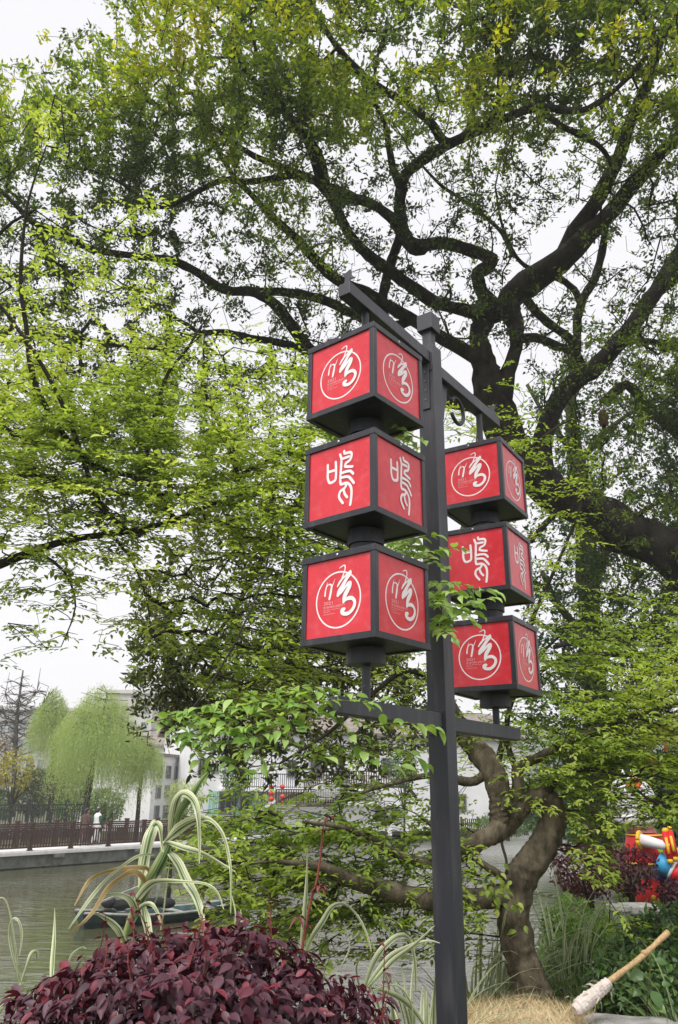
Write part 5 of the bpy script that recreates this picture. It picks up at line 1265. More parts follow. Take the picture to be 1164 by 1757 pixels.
# ================================================================== red lanterns on the far bank and in the trees
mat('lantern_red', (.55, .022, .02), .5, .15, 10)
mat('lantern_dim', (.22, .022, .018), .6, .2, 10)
mat('gold', (.62, .36, .04), .45, .15, 10)
mat('cord_grey', (.15, .13, .11), .9, .1, 10)
def red_lantern(label, px, py, Y, rpx, m='lantern_red', group=None, tassel=True, hang=.6):
    c = at(px, py, Y); r = rpx / ppm(c); root = thing('red_lantern', c, label, 'lantern', group)
    mb = MB(); mb.lathe([(r * .45, -r * .86), (r * .8, -r * .62), (r, -r * .1), (r, r * .15), (r * .8, r * .62), (r * .45, r * .86)], c, 14); mb.build('shade', m, root, smooth=True)
    for z in (-.9, .9):
        mb = MB(); mb.lathe([(r * .48, -.05 * r), (r * .48, .07 * r)], c + np.array([0, 0, z * r]), 12); mb.build('cap', 'gold', root)
    mb = MB(); mb.tube([c + np.array([0, 0, r * .9]), c + np.array([0, 0, r + hang])], .006 + r * .02, 4); mb.build('cord', 'cord_grey', root)
    if tassel:
        mb = MB(); mb.lathe([(r * .06, -r * .95), (r * .10, -r * 1.4), (r * .2, -r * 1.5), (r * .26, -r * 2.6)], c, 8); mb.build('tassel', m, root)
for i, (px, py) in enumerate(((466, 1352), (466, 1361), (466, 1371))): red_lantern(('topmost', 'middle', 'lowest')[i] + ' small red lantern of the string of three beside the outdoor stair', px, py, 50, 4.6, group='string of red lanterns left of the stair', tassel=i == 2, hang=.05)
for i, (px, py) in enumerate(((485, 1350), (485, 1367))): red_lantern(('upper', 'lower')[i] + ' small red lantern of the string of two nearer the stair landing', px, py, 50, 4.2, group='string of red lanterns right', tassel=i == 1, hang=.3)
for i in range(8): red_lantern(('top', 'second', 'third', 'bottom')[i // 2] + ' small red lantern of the ' + ('left', 'right')[i % 2] + ' column on the narrow white gable', 212 + 9 * (i % 2), 1346 + 8.5 * (i // 2), 58, 4.0, group='red lanterns on the narrow gable', tassel=False, hang=.1)
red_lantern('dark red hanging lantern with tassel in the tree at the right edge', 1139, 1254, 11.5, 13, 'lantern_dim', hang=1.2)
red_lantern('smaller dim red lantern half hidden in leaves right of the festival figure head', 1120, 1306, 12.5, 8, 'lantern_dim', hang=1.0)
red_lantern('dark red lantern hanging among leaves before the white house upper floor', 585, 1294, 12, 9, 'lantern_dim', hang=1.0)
mat('woven_brown', (.16, .085, .05), .9, .3, 14, .6, 40, stretch=(1, 1, 5))
c = at(1035, 717, 12.6); k = ppm(c); root = thing('hanging_basket', c, 'small brown woven basket nest hanging from a camphor limb at right', 'basket')
mb = MB(); mb.lathe([(5 / k, -15 / k), (7.5 / k, -11 / k), (8 / k, 4 / k), (6.5 / k, 11 / k), (3 / k, 14 / k)], c, 14); mb.build('body', 'woven_brown', root, smooth=True)
mb = MB(); mb.lathe([(4 / k, -17.5 / k), (4 / k, -14.8 / k)], c, 10); mb.build('mouth', 'bark_dark', root)
mb = MB(); mb.tube([c + np.array([0, 0, 13 / k]), c + np.array([0, 0, 40 / k])], .008, 5); mb.build('cord', 'cord_grey', root)

# ================================================================== right bank: festival figure, stones, shrubs
for n_, c_, r_ in (('silk_white', (.76, .74, .76), .55), ('silk_red', (.60, .018, .02), .5), ('silk_yellow', (.75, .46, .03), .5), ('silk_blue', (.05, .33, .62), .5), ('silk_navy', (.018, .025, .14), .55), ('silk_orange', (.72, .13, .03), .55), ('silk_lime', (.32, .58, .05), .5), ('silk_pink', (.42, .16, .18), .6)):
    mat(n_, c_, r_, .05, 4)
def figure():
    Y = 12.2; Pf = lambda x, y, dy=0.: at(x, y, Y + dy); k = ppm(Pf(1110, 1440))
    base = Pf(1120, 1550); base[2] = gz(base[0], base[1])
    r = thing('festival_figure', base, 'white headed festival figure in a red vest holding red and gold rods, half behind leaves', 'figure')
    S = lambda v: v / k
    mb = MB(); mb.ellip(Pf(1084, 1376), (S(41), S(38), S(44)), 20, 14); mb.ellip(Pf(1090, 1404, -.03), (S(37), S(34), S(20)), 20, 12); mb.build('head', 'silk_white', r, smooth=True)
    for x, tx in ((1071, 1068), (1080, 1083)):
        mb = MB(); mb.lathe([(S(7), 0), (S(6.5), S(10)), (S(4), S(22)), (S(.5), S(31))], Pf(x, 1352, -.05), 10, Pf(tx, 1315) - Pf(x, 1352)); mb.build('ear', 'silk_white', r, smooth=True)
    mb = MB()
    for i in range(7):
        a = i * .9; mb.ellip(Pf(1088 + 8 * math.cos(a), 1344 + 6 * math.sin(a), -.32), (S(6), S(5), S(5)), 8, 6)
    mb.build('flower', 'silk_orange', r, smooth=True)
    mb = MB(); mb.lathe([(S(26), 0), (S(22), S(9))], Pf(1100, 1428), 16); mb.build('collar', 'silk_pink', r)
    mb = MB(); mb.lathe([(S(33), S(-52)), (S(35), S(-40)), (S(32), S(-20)), (S(29), S(-4)), (S(16), S(2))], Pf(1104, 1428), 22); mb.build('vest', 'silk_red', r, smooth=True)
    for z_, r_ in ((-4, 29.6), (-48, 34.6)):
        mb = MB(); mb.tube([Pf(1104, 1428) + np.array([math.cos(t), math.sin(t), 0]) * S(r_) + np.array([0, 0, S(z_)]) for t in np.linspace(0, 2 * math.pi, 28)], S(1.8), 6); mb.build('trim', 'silk_yellow', r, smooth=True)
    sa, sb = Pf(1098, 1441, -.30), Pf(1150, 1453, -.55)
    mb = MB(); ax = sb - sa; ax /= np.linalg.norm(ax)
    mb.tube([sa + (np.cross(ax, (0, 0, 1)) * math.cos(t) + np.array([0, 0, 1]) * math.sin(t)) * S(12) for t in np.linspace(0, 2 * math.pi, 20)], S(3.2), 7); mb.build('armhole_trim', 'silk_yellow', r, smooth=True)
    mb = MB(); mb.tube([sa, lerp(sa, sb, .5), sb], [S(10.5), S(8.5), S(6)], 14); mb.build('arm', 'silk_white', r, smooth=True)
    for x0, x1, y0, y1 in ((1141, 1150, 1428, 1474), (1149, 1159, 1426, 1470)):
        mb = MB(); mb.tube([Pf(x0, y0, -.5), Pf(x1, y1, -.58)], S(5.2), 12); rod = mb.build('rod', 'silk_red', r, smooth=True)
        mb = MB(); mb.ellip(Pf(x0, y0 - 3, -.5), (S(5),) * 3, 10, 8); mb.ellip(Pf(x1, y1 + 3, -.58), (S(5),) * 3, 10, 8); mb.tube([Pf(lerp(x0, x1, .2), lerp(y0, y1, .2), -.56), Pf(lerp(x0, x1, .8), lerp(y0, y1, .8), -.62)], S(2.4), 8); mb.build('gilding', 'silk_yellow', rod, smooth=True)
    mb = MB(); mb.ellip(Pf(1128, 1460, -.2), (S(10), S(8), S(14)), 10, 8); mb.build('sash', 'silk_lime', r, smooth=True)
    a, b = Pf(1128, 1478, -.35), Pf(1185, 1512, -.55)
    for t0, t1, r0, r1, m_, nm in ((0, .42, 17, 15, 'silk_blue', 'knee'), (.42, .5, 15.6, 15, 'silk_white', 'band'), (.5, .72, 14.4, 13, 'silk_red', 'boot'), (.72, .80, 13.6, 13, 'silk_white', 'band'), (.80, 1.1, 12.6, 12, 'silk_navy', 'boot')):
        mb = MB(); mb.tube([lerp(a, b, t0), lerp(a, b, t1)], [S(r0), S(r1)], 16); mb.build(nm, m_, r, smooth=True)
    mb = MB(); mb.lathe([(S(30), S(-62)), (S(28), S(-30)), (S(22), S(0))], Pf(1146, 1490, .15), 16); mb.build('robe', 'silk_navy', r, smooth=True)
    mb = MB(); mb.lathe([(S(24), -.1), (S(24), S(34)), (S(18), S(44))], np.array([*Pf(1116, 1545)[:2], base[2]]), 16); mb.build('base', 'silk_red', r, smooth=True)
    for x, y in ((1122, 1540), (1133, 1544), (1125, 1550)):
        mb = MB(); mb.ellip(Pf(x, y, -.45), (S(4),) * 3, 8, 6); mb.build('knob', 'silk_yellow', r, smooth=True)
    mb = MB(); mb.ellip(Pf(1168, 1472, -.3), (S(12), S(10), S(16)), 12, 8); mb.build('sash', 'silk_lime', r, smooth=True)
figure()
def rock_box(name, label, cat, c, size, rz, m='grey_stone', jag=.06, seed=1):
    """dressed but worn stone block"""
    me = MB(); X = np.array([math.cos(rz), math.sin(rz), 0]); Yv = np.array([-X[1], X[0], 0]); n = 7; V = []; idx = {}
    FF = []
    def vid(i, j, k):
        key = (i, j, k)
        if key not in idx:
            p = np.array([(i / n - .5), (j / n - .5), (k / n - .5)]); q = np.array(c) + X * p[0] * size[0] + Yv * p[1] * size[1] + np.array([0, 0, p[2] * size[2]])
            nv = np.array(noise.noise_vector(Vector(q * 4.5 + seed))); q = q + nv * jag * min(size) - (X * p[0] + Yv * p[1] + np.array([0, 0, p[2]])) * .04 * (sum(abs(p) > .49) - 1)
            idx[key] = len(V); V.append(q)
        return idx[key]
    for a in range(n):
        for b in range(n):
            for k in (0, n):
                q = [(a, b), (a + 1, b), (a + 1, b + 1), (a, b + 1)]; q = q[::-1] if k == 0 else q
                FF.append(tuple(vid(x, y, k) for x, y in q)); q2 = q if k == 0 else q
                FF.append(tuple(vid(x, k, y) for x, y in q[::-1])); FF.append(tuple(vid(k, x, y) for x, y in q))
    me.add(V, FF); o = me.build(name, m, None, smooth=False); return tag(o, label, cat)
c = at(1080, 1763, 5.6)
rock_box('stone_slab', 'flat grey stone slab below the cloth wrapped pole at the bottom edge', 'stone', c + np.array([.02, 0, -.045]), (.60, .40, .16), -.16)
# stone bench and pot further back
c = at(1096, 1562, 10.6); b0 = gz(c[0], c[1])
rb = thing('stone_bench', (c[0], c[1], b0), 'pale grey stone bench in front of the festival figure', 'bench')
mb = MB(); mb.box((c[0], c[1], c[2] + .02), (.40, .34, .10), (1, .1, 0), (-.1, 1, 0)); mb.build('seat', 'grey_stone', rb, bevel=.02)
for s in (-.12, .12):
    mb = MB(); mb.box((c[0] + s, c[1], (c[2] - .04 + b0) / 2), (.13, .32, c[2] - .04 - b0)); mb.build('leg', 'grey_stone', rb, bevel=.015)
c = at(1064, 1572, 10.4); b0 = gz(c[0], c[1]); root = thing('stone_pot', (c[0], c[1], b0), 'small weathered stone pot left of the stone bench', 'pot')
mb = MB(); mb.lathe([(.08, b0 - .02), (.10, b0 + .05), (.115, c[2] + .05), (.15, c[2] + .07), (.15, c[2] + .12), (.12, c[2] + .12), (.11, c[2] + .08)], (c[0], c[1], 0), 18); mb.build('body', 'grey_stone', root)
c = at(1036, 1545, 11.5); rock_box('rock', 'rough brownish rock among the plants left of the stone pot', 'rock', (c[0], c[1], gz(c[0], c[1]) + .12), (.26, .26, .40), .4, jag=.25, seed=4)

# purple maple
bush('maple_shrub', 'dark purple maple shrub left of the festival figure', 'shrub', 1005, 1492, 11.2, 66, 44, 1300, .060, 'maple_leaf')
bush('maple_shrub', 'purple maple shrub in front of the red base of the festival figure', 'shrub', 1075, 1492, 11.6, 56, 40, 1100, .060, 'maple_leaf')
bush('maple_shrub', 'low purple shrub at the right edge beside the navy robe', 'shrub', 1165, 1535, 11.6, 34, 24, 900, .06, 'maple_leaf')
# leafy shrubs of the right foreground
def shrub(name, label, balls, n, size, wr, m, mp, nobj, tpl='mid', obj='big', core='shrub_leaf'):
    c0 = at(*balls[0][:3]); base = np.array([c0[0], c0[1], gz(c0[0], c0[1])]); root = thing(name, base, label, 'shrub')
    Ps = []
    for px, py, Y, rx, ry in balls:
        mb = MB()
        c = at(px, py, Y); k = ppm(c); r = np.array([rx / k, rx / k * .75, ry / k]); Ps.append(clump_leaves(c, r, int(n * rx * ry / 3000), size, .8, .72))
        g = np.array([c[0], c[1], gz(c[0], c[1]) - .1])
        for i in range(7):
            d = rnd_unit(1)[0]; d[2] = abs(d[2]); e = c + d * r * .85; mb.tube([g, lerp(g, e, .5) + rng.normal(size=3) * .05, e], [.012, .008, .003], 5)
        mb.build('stems', 'bark_dark', root)
    P, A, Nn, L = [np.concatenate(z) for z in zip(*Ps)]
    ok = np.array([p[2] > gz(p[0], p[1]) - .02 for p in P]); P, A, Nn, L = P[ok], A[ok], Nn[ok], L[ok]
    split_leaves(root, P, A, Nn, L, wr, np.clip(rng.normal(.5, .25, len(P)), 0, 1), m, mp, nobj, tpl, base, obj)
    return root
shrub('evergreen_shrub', 'dense dark glossy evergreen shrub behind the wooden pole at the right edge', [(1130, 1640, 6.9, 80, 62), (1060, 1690, 6.7, 56, 50), (1165, 1600, 7.2, 60, 50), (1120, 1700, 6.3, 60, 60)], 1000, .062, .46, 'shrub_leaf', 'shrub_leaf_piece', 250)
shrub('evergreen_shrub', 'lighter green bushy undergrowth right of the crooked trunk', [(1010, 1610, 8.2, 62, 46), (985, 1650, 7.6, 48, 50), (1050, 1600, 8.8, 50, 34), (960, 1590, 8.6, 36, 36)], 900, .055, .42, 'grass_leaf', 'shrub_leaf_piece', 0)
# climbing vine with heart leaves
vr = thing('heart_leaf_vine', at(1110, 1740, 5.6), 'thin vine with a few large heart shaped leaves beside the wooden pole', 'plant')
mb = MB(); pts = [at(x, y, Y) for x, y, Y in smoothline([(1108, 1760, 5.9), (1112, 1700, 5.75), (1116, 1660, 5.75), (1113, 1640, 5.8)], 4)]; mb.tube(pts, .004, 5); mb.build('stem', 'twig_green', vr)
hl = [(1103, 1668, 30, (-.9, -.3, -.25)), (1118, 1700, 34, (.25, -.4, -.5)), (1126, 1650, 22, (.8, -.3, .1)), (1110, 1642, 16, (-.5, -.3, .5)), (1122, 1722, 26, (.6, -.5, -.5)), (1100, 1700, 20, (-.8, -.3, -.2)), (1136, 1690, 18, (.7, -.2, .2))]
P = np.array([at(x, y, 5.7) for x, y, s, a in hl]); S = .85 * np.array([s for x, y, s, a in hl]) / ppm(P[0])
leaf_objects('leaf', P, np.array([a for *_, a in hl]), np.tile(np.array([[0, -.8, .6]]), (len(hl), 1)) + rnd_unit(len(hl)) * .25, S, S * .85, vr, 'shrub_leaf_piece')

# ================================================================== blades: reeds and grasses
def blade_mat(name, margin, centre, line):
    m = bpy.data.materials.new(name); m.use_nodes = True; MATS[name] = m
    nt = m.node_tree; b = nt.nodes['Principled BSDF']; b.inputs['Roughness'].default_value = .45; out = nt.nodes['Material Output']
    a = nt.nodes.new('ShaderNodeAttribute'); a.attribute_name = 'across'
    tc = nt.nodes.new('ShaderNodeObjectInfo')
    mu = nt.nodes.new('ShaderNodeMath'); mu.operation = 'MULTIPLY_ADD'; mu.inputs[1].default_value = .22; 
    nt.links.new(tc.outputs['Random'], mu.inputs[0]); nt.links.new(a.outputs['Fac'], mu.inputs[2])
    r = nt.nodes.new('ShaderNodeValToRGB'); el = r.color_ramp.elements
    stops = [(0, margin), (.17, margin), (.22, line), (.30, margin), (.36, centre), (.52, centre), (.56, line), (.60, margin), (.66, centre), (.74, line), (.82, margin), (.90, line), (1, margin)]
    el[0].position, el[0].color = 0, (*margin, 1); el[1].position, el[1].color = 1, (*margin, 1)
    for p, c in stops[1:-1]: e = el.new(p); e.color = (*c, 1)
    nt.links.new(mu.outputs[0], r.inputs[0]); nt.links.new(r.outputs[0], b.inputs['Base Color'])
    t = nt.nodes.new('ShaderNodeBsdfTranslucent'); nt.links.new(r.outputs[0], t.inputs['Color'])
    mx = nt.nodes.new('ShaderNodeMixShader'); mx.inputs[0].default_value = .3
    nt.links.new(b.outputs[0], mx.inputs[1]); nt.links.new(t.outputs[0], mx.inputs[2]); nt.links.new(mx.outputs[0], out.inputs['Surface'])
blade_mat('reed_blade', (.70, .70, .47), (.085, .16, .06), (.33, .41, .19))
blade_mat('reed_blade_dry', (.48, .38, .16), (.20, .16, .05), (.30, .15, .06))
blade_mat('reed_blade_green', (.34, .40, .17), (.05, .12, .045), (.10, .20, .06))
mat('red_stem', (.20, .045, .035), .6, .3, 10)
mat('red_leaf', (.13, .035, .03), .5, .3, 10)
mat('bamboo_sheath', (.36, .37, .14), .5, .3, 6, stretch=(8, 8, .6), col2=(.12, .20, .06))
def ribbon(pts, wd, side_fn, m, parent, name='blade', fold=.16):
    """a leaf blade: five points across, folded a little along its midrib"""
    b = world_base(parent); V = []; ac = []; n = len(pts)
    for i, p in enumerate(pts):
        t = pts[min(i + 1, n - 1)] - pts[max(i - 1, 0)]; t = t / (np.linalg.norm(t) + 1e-9); s, nr = side_fn(i, p, t)
        for k in (-1, -.5, 0, .5, 1):
            V.append(p + s * k * wd[i] / 2 + nr * abs(k) * wd[i] * fold - b); ac.append(k * .5 + .5)
    f = np.array([(i * 5 + k, i * 5 + k + 1, (i + 1) * 5 + k + 1, (i + 1) * 5 + k) for i in range(n - 1) for k in range(4)])
    me = mesh_np(name, V, f.ravel(), np.full(len(f), 4), smooth=True)
    a = me.attributes.new('across', 'FLOAT', 'POINT'); a.data.foreach_set('value', np.array(ac, np.float32))
    return link(name, me, m, parent)
def px_blade(rows, Y, m, parent, twist=0., dy=0.):
    """rows (px, py, width_px); the blade bows towards or away from the lens by dy metres"""
    n0 = len(rows); rows = [(x, y, Y + dy * (i / (n0 - 1)), w_) for i, (x, y, w_) in enumerate(rows)]
    rr = smoothline(rows, 5); pts = [at(x, y, yy) for x, y, yy, _ in rr]; wd = [max(.0012, w_ / ppm(p)) * .84 for (_, _, _, w_), p in zip(rr, pts)]
    tw = twist
    def side(i, p, t):
        v = p - EYE; v /= np.linalg.norm(v); s = np.cross(t, v); s /= (np.linalg.norm(s) + 1e-9); nr = np.cross(s, t); a = tw + .5 * math.sin(i * .35 + tw * 7)
        return s * math.cos(a) + nr * math.sin(a), nr * math.cos(a) - s * math.sin(a)
    return ribbon(pts, wd, side, m, parent)
def arch_blade(root, az, lean, ln, wd, m, parent, droop=1.2):
    n = 11; p = np.array(root, float); pts = [p]; el = math.pi / 2 - lean
    for i in range(n):
        d = np.array([math.cos(az) * math.cos(el), math.sin(az) * math.cos(el), math.sin(el)]); p = p + d * ln / n; pts.append(p); el -= droop * (i / n) ** 1.3 * 2.6 / n
    w_ = [wd * (.55 + .45 * min(1, i / 3)) * (1 - (i / n) ** 2.2) + .001 for i in range(n + 1)]
    s = np.array([-math.sin(az), math.cos(az), 0])
    return ribbon(pts, w_, lambda i, p, t: (s, np.cross(s, t)), m, parent)

rd = thing('giant_reed', at(215, 1640, 3.25), 'tall variegated giant reed with striped cream and green blades above the purple shrub', 'plant')
st = [(205, 1640, 12), (223, 1580, 13), (233, 1558, 13), (249, 1526, 14), (267, 1495, 16), (284, 1460, 19), (292, 1442, 14)]
pts, rr = px_limb([(x, y, 3.25, w_ * .42) for x, y, w_ in st], 4); mb = MB(); mb.tube(pts, rr, 10); mb.build('cane', 'bamboo_sheath', rd, smooth=True)
BL = [([(287, 1452, 8), (300, 1423, 14), (308, 1397, 17), (326, 1369, 17), (344, 1340, 11), (358, 1324, 2)], 'reed_blade_green', .1, -.1),
 ([(288, 1445, 6), (293, 1426, 13), (298, 1395, 17), (303, 1372, 17), (313, 1360, 16), (326, 1365, 15), (337, 1382, 13), (342, 1408, 11), (343, 1440, 7), (342, 1482, 2)], 'reed_blade', .2, -.2),
 ([(276, 1460, 6), (285, 1443, 10), (306, 1423, 21), (331, 1409, 19), (352, 1404, 11), (367, 1410, 7), (383, 1433, 7), (393, 1469, 6), (397, 1506, 5), (396, 1567, 2)], 'reed_blade', .0, -.25),
 ([(240, 1530, 10), (244, 1502, 20), (249, 1475, 24), (257, 1436, 24), (264, 1416, 22), (270, 1412, 18)], 'reed_blade', .1, .1),
 ([(262, 1418, 4), (270, 1413, 12), (276, 1422, 14), (279, 1450, 8), (280, 1462, 2)], 'reed_blade', .5, -.15),
 ([(280, 1452, 5), (290, 1446, 8), (316, 1454, 11), (347, 1464, 9), (378, 1481, 6), (404, 1496, 2)], 'reed_blade', -.2, -.2),
 ([(284, 1458, 6), (293, 1464, 12), (306, 1481, 18), (318, 1506, 19), (334, 1531, 18), (342, 1552, 14), (348, 1580, 9)], 'reed_blade', .1, -.15),
 ([(256, 1500, 6), (251, 1490, 9), (228, 1488, 9), (197, 1493, 9), (166, 1503, 8), (148, 1518, 7), (128, 1554, 2)], 'reed_blade_dry', .2, -.2),
 ([(266, 1468, 3), (250, 1466, 5), (231, 1472, 6), (202, 1493, 6), (177, 1516, 7), (151, 1547, 7), (118, 1594, 2)], 'reed_blade', .3, -.3),
 ([(252, 1522, 6), (249, 1514, 10), (241, 1500, 11), (226, 1496, 11), (208, 1506, 10), (184, 1526, 10), (161, 1562, 8), (141, 1585, 6), (119, 1601, 2)], 'reed_blade_dry', .1, -.2),
 ([(236, 1566, 8), (231, 1558, 14), (223, 1543, 13), (208, 1536, 9), (184, 1536, 5), (153, 1543, 2)], 'reed_blade', .1, -.15),
 ([(218, 1625, 8), (210, 1609, 12), (202, 1593, 14), (184, 1578, 10), (158, 1564, 2)], 'reed_blade', .2, -.1),
 ([(226, 1560, 8), (235, 1542, 14), (254, 1520, 16), (275, 1512, 10), (313, 1512, 6), (352, 1516, 5), (373, 1531, 4), (384, 1560, 2)], 'reed_blade', .0, -.2),
 ([(228, 1578, 6), (235, 1563, 9), (249, 1552, 9), (262, 1552, 8), (272, 1567, 7), (276, 1584, 4)], 'reed_blade', .2, -.1),
 ([(246, 1548, 10), (249, 1565, 17), (252, 1585, 18), (257, 1612, 14)], 'reed_blade', .1, -.05),
 ([(262, 1560, 2), (272, 1535, 3), (290, 1520, 3), (310, 1517, 2)], 'reed_blade_green', .1, 0), ([(275, 1600, 3), (282, 1555, 3), (290, 1490, 2), (293, 1468, 1)], 'reed_blade', .1, 0)]
BL.append(([(215, 1605, 10), (228, 1570, 22), (248, 1528, 25), (268, 1494, 24), (284, 1460, 22), (293, 1441, 10)], 'reed_blade_green', .05, -.03))
for rows, m_, tw, dy in BL: px_blade(rows, 3.25, m_, rd, tw, dy)
def px_plant(name, label, bx, by, Y, blades, m='reed_blade'):
    r = thing(name, at(bx, by, Y), label, 'plant')
    for b in blades: px_blade(b, Y, m, r, rng.normal() * .25, rng.normal() * .15)
    return r
px_plant('striped_grass', 'looping thin striped grass at the far left of the purple shrub', 30, 1700, 3.1, [[(38, 1690, 4), (22, 1640, 5), (16, 1600, 4), (22, 1578, 5), (33, 1580, 5), (38, 1605, 4), (33, 1640, 2)], [(34, 1690, 4), (30, 1655, 4), (26, 1620, 3), (16, 1560, 3), (6, 1540, 3), (-8, 1545, 2)], [(36, 1690, 7), (46, 1660, 8), (55, 1636, 9), (64, 1634, 6), (62, 1650, 3)], [(30, 1700, 4), (10, 1720, 5), (-15, 1745, 4)], [(40, 1690, 3), (20, 1710, 4), (0, 1740, 3)]])
px_plant('striped_grass', 'single upright pale grass blade rising left of the giant reed', 92, 1690, 3.1, [[(88, 1690, 6), (90, 1655, 9), (93, 1610, 7), (94, 1558, 1)], [(112, 1672, 3), (122, 1640, 4), (140, 1626, 3), (148, 1628, 1)]])
px_plant('striped_grass', 'pale arching grass blades behind the right shoulder of the purple shrub', 522, 1640, 3.5, [[(516, 1640, 8), (521, 1590, 10), (525, 1530, 8), (528, 1450, 1)], [(522, 1645, 10), (535, 1612, 12), (553, 1582, 11), (570, 1556, 9), (592, 1552, 6), (615, 1574, 5), (630, 1604, 4), (637, 1632, 2)], [(412, 1610, 4), (414, 1580, 4), (413, 1560, 1)], [(400, 1600, 3), (405, 1570, 3), (396, 1530, 1)], [(585, 1660, 3), (600, 1625, 3), (590, 1580, 1)]])
px_plant('striped_grass', 'broad clump of striped grass between the purple shrub and the post', 632, 1700, 3.7, [[(628, 1690, 10), (643, 1650, 14), (662, 1622, 12), (684, 1606, 10), (702, 1612, 9), (712, 1650, 7), (714, 1700, 4)], [(630, 1690, 9), (665, 1645, 11), (700, 1625, 8), (735, 1614, 5), (755, 1618, 2)], [(634, 1692, 8), (672, 1650, 10), (710, 1622, 6), (746, 1588, 2)], [(622, 1690, 7), (660, 1700, 9), (690, 1715, 12), (715, 1738, 12), (732, 1765, 10)], [(618, 1700, 5), (612, 1660, 4), (625, 1630, 1)], [(640, 1700, 4), (680, 1690, 5), (705, 1720, 4), (708, 1760, 3)]])
def clump(name, label, c, n, ln, wd, mats, spread=.18, lean=(.1, .9), droop=1.2):
    c = np.array(c, float); r = thing(name, c, label, 'grass')
    for i in range(n):
        a = rng.random() * 2 * math.pi; p = c + np.array([math.cos(a), math.sin(a), 0]) * spread * math.sqrt(rng.random()); p[2] = gz(p[0], p[1]) - .03
        arch_blade(p, a + rng.normal() * .5, lean[0] + (lean[1] - lean[0]) * rng.random(), ln * (.6 + .6 * rng.random()), wd * (.7 + .6 * rng.random()), mats[i % len(mats)], r, droop * (.6 + .8 * rng.random()))
    return r
def gp(px, Y): q = at(px, 1600, Y); return (q[0], Y, gz(q[0], Y))
clump('striped_grass', 'thick clump of variegated grass between the post and the crooked trunk', gp(800, 7.0), 170, 1.0, .024, ['reed_blade'], .32)
clump('striped_grass', 'variegated grass just left of the post foot', gp(715, 5.6), 70, .75, .024, ['reed_blade'], .22)
clump('striped_grass', 'sparse striped grass right of the crooked trunk', gp(962, 7.4), 50, .95, .022, ['reed_blade', 'reed_blade', 'reed_blade_green'], .24)
clump('strappy_grass', 'dark green strappy grass at the lower right corner', gp(1165, 5.9), 70, .70, .014, ['reed_blade_green'], .18, droop=1.5)
clump('strappy_grass', 'dark low grass behind the straw heap', gp(850, 7.4), 60, .5, .012, ['reed_blade_green'], .3)
clump('strappy_grass', 'green grass between the undergrowth and the straw heap', gp(1000, 6.9), 70, .5, .012, ['reed_blade_green'], .3)
# low weeds on the bank
Pw = []
for _ in range(5200):
    X = rng.uniform(.2, 6.5); Y = rng.uniform(5.9, 15)
    if land(X, Y) > -.35: Pw.append((X, Y, gz(X, Y) + .12 * rng.random()))
Pw = np.array(Pw); A = rnd_unit(len(Pw)) * .7 + np.array([0, 0, .7]); Lw = rng.uniform(.05, .14, len(Pw))
o = link('weeds', leaf_mesh('weeds', Pw, A, rnd_unit(len(Pw)), Lw, Lw * .35, rng.random(len(Pw)), 'small'), 'grass_leaf'); tag(o, kind='stuff')

# red stemmed sapling with whorls of drooping leaves
rs = thing('red_sapling', at(522, 1640, 3.4), 'thin red stemmed sapling with whorls of wine red leaves behind the purple shrub', 'plant')
pts, rr = px_limb([(515, 1660, 3.4, 2.6), (522, 1608, 3.4, 2.4), (533, 1550, 3.4, 2.2), (545, 1505, 3.4, 2), (552, 1450, 3.4, 1.8), (554, 1424, 3.4, 1.4), (562, 1400, 3.4, 1)], 4)
mb = MB(); mb.tube(pts, rr, 7); mb.build('stem', 'red_stem', rs, smooth=True)
for cx, cy, n, ln in ((548, 1520, 8, 22), (554, 1424, 6, 20), (513, 1572, 5, 30), (566, 1400, 5, 14), (528, 1590, 3, 14)):
    c = at(cx, cy, 3.4); k = ppm(c)
    for i in range(n):
        a = i * 2 * math.pi / n + rng.random(); px_dir = np.array([math.cos(a), math.sin(a) * .6, -.35 + .7 * rng.random()])
        P_ = [c + px_dir * ln / k * t + np.array([0, 0, -.35 * ln / k * t * t]) for t in (0, .3, .6, 1)]
        s = np.cross(px_dir, (0, 0, 1.)); s /= np.linalg.norm(s)
        ribbon(P_, [.006, .016, .012, .001], lambda i, p, t: (s, np.cross(s, t)), 'red_leaf', rs, 'leaf')

# ================================================================== the purple shrub in front
c = at(338, 1790, 2.62); base = np.array([c[0], 2.62, gz(c[0], 2.62)])
ps = thing('purple_shrub', base, 'rounded purple leafed fringe flower shrub filling the lower left foreground', 'shrub')
top = at(335, 1575, 2.62)[2]; H_ = top - base[2]
RX, RY = .80, .62
def dome(n, lo=-.2):
    d = rnd_unit(n * 4 + 30); d = d[d[:, 2] > lo][:n]
    amp = np.array([1 + .09 * noise.noise(Vector(v * 3.0)) + .06 * noise.noise(Vector(v * 7.0)) for v in d])[:, None]
    P = np.array([c[0], 2.62, base[2] + .12]) + d * np.array([RX, RY, H_ - .16]) * amp
    return P, d
mb = MB()
for i in range(26):
    d = rnd_unit(1)[0]; d[2] = abs(d[2]) * .9 + .25; d /= np.linalg.norm(d); e = base + d * np.array([RX, RY, H_]) * .86
    mb.tube([base + rng.normal(size=3) * .05, lerp(base, e, .5) + rng.normal(size=3) * .04, e], [.014, .008, .003], 5)
mb.build('stems', 'bark_dark', ps)
mb = MB(); mb.ellip((c[0], 2.62, base[2] + .12), (RX * .80, RY * .78, (H_ - .16) * .82), 20, 12); o = mb.build('inner_shade', 'bark_dark', ps)
bpy.data.objects.remove(o)
P, d = dome(28000); n = len(P); q = rng.random((n, 1)); P = P - (P - np.array([c[0], 2.62, base[2] + .1])) * (q ** 2 * .22)
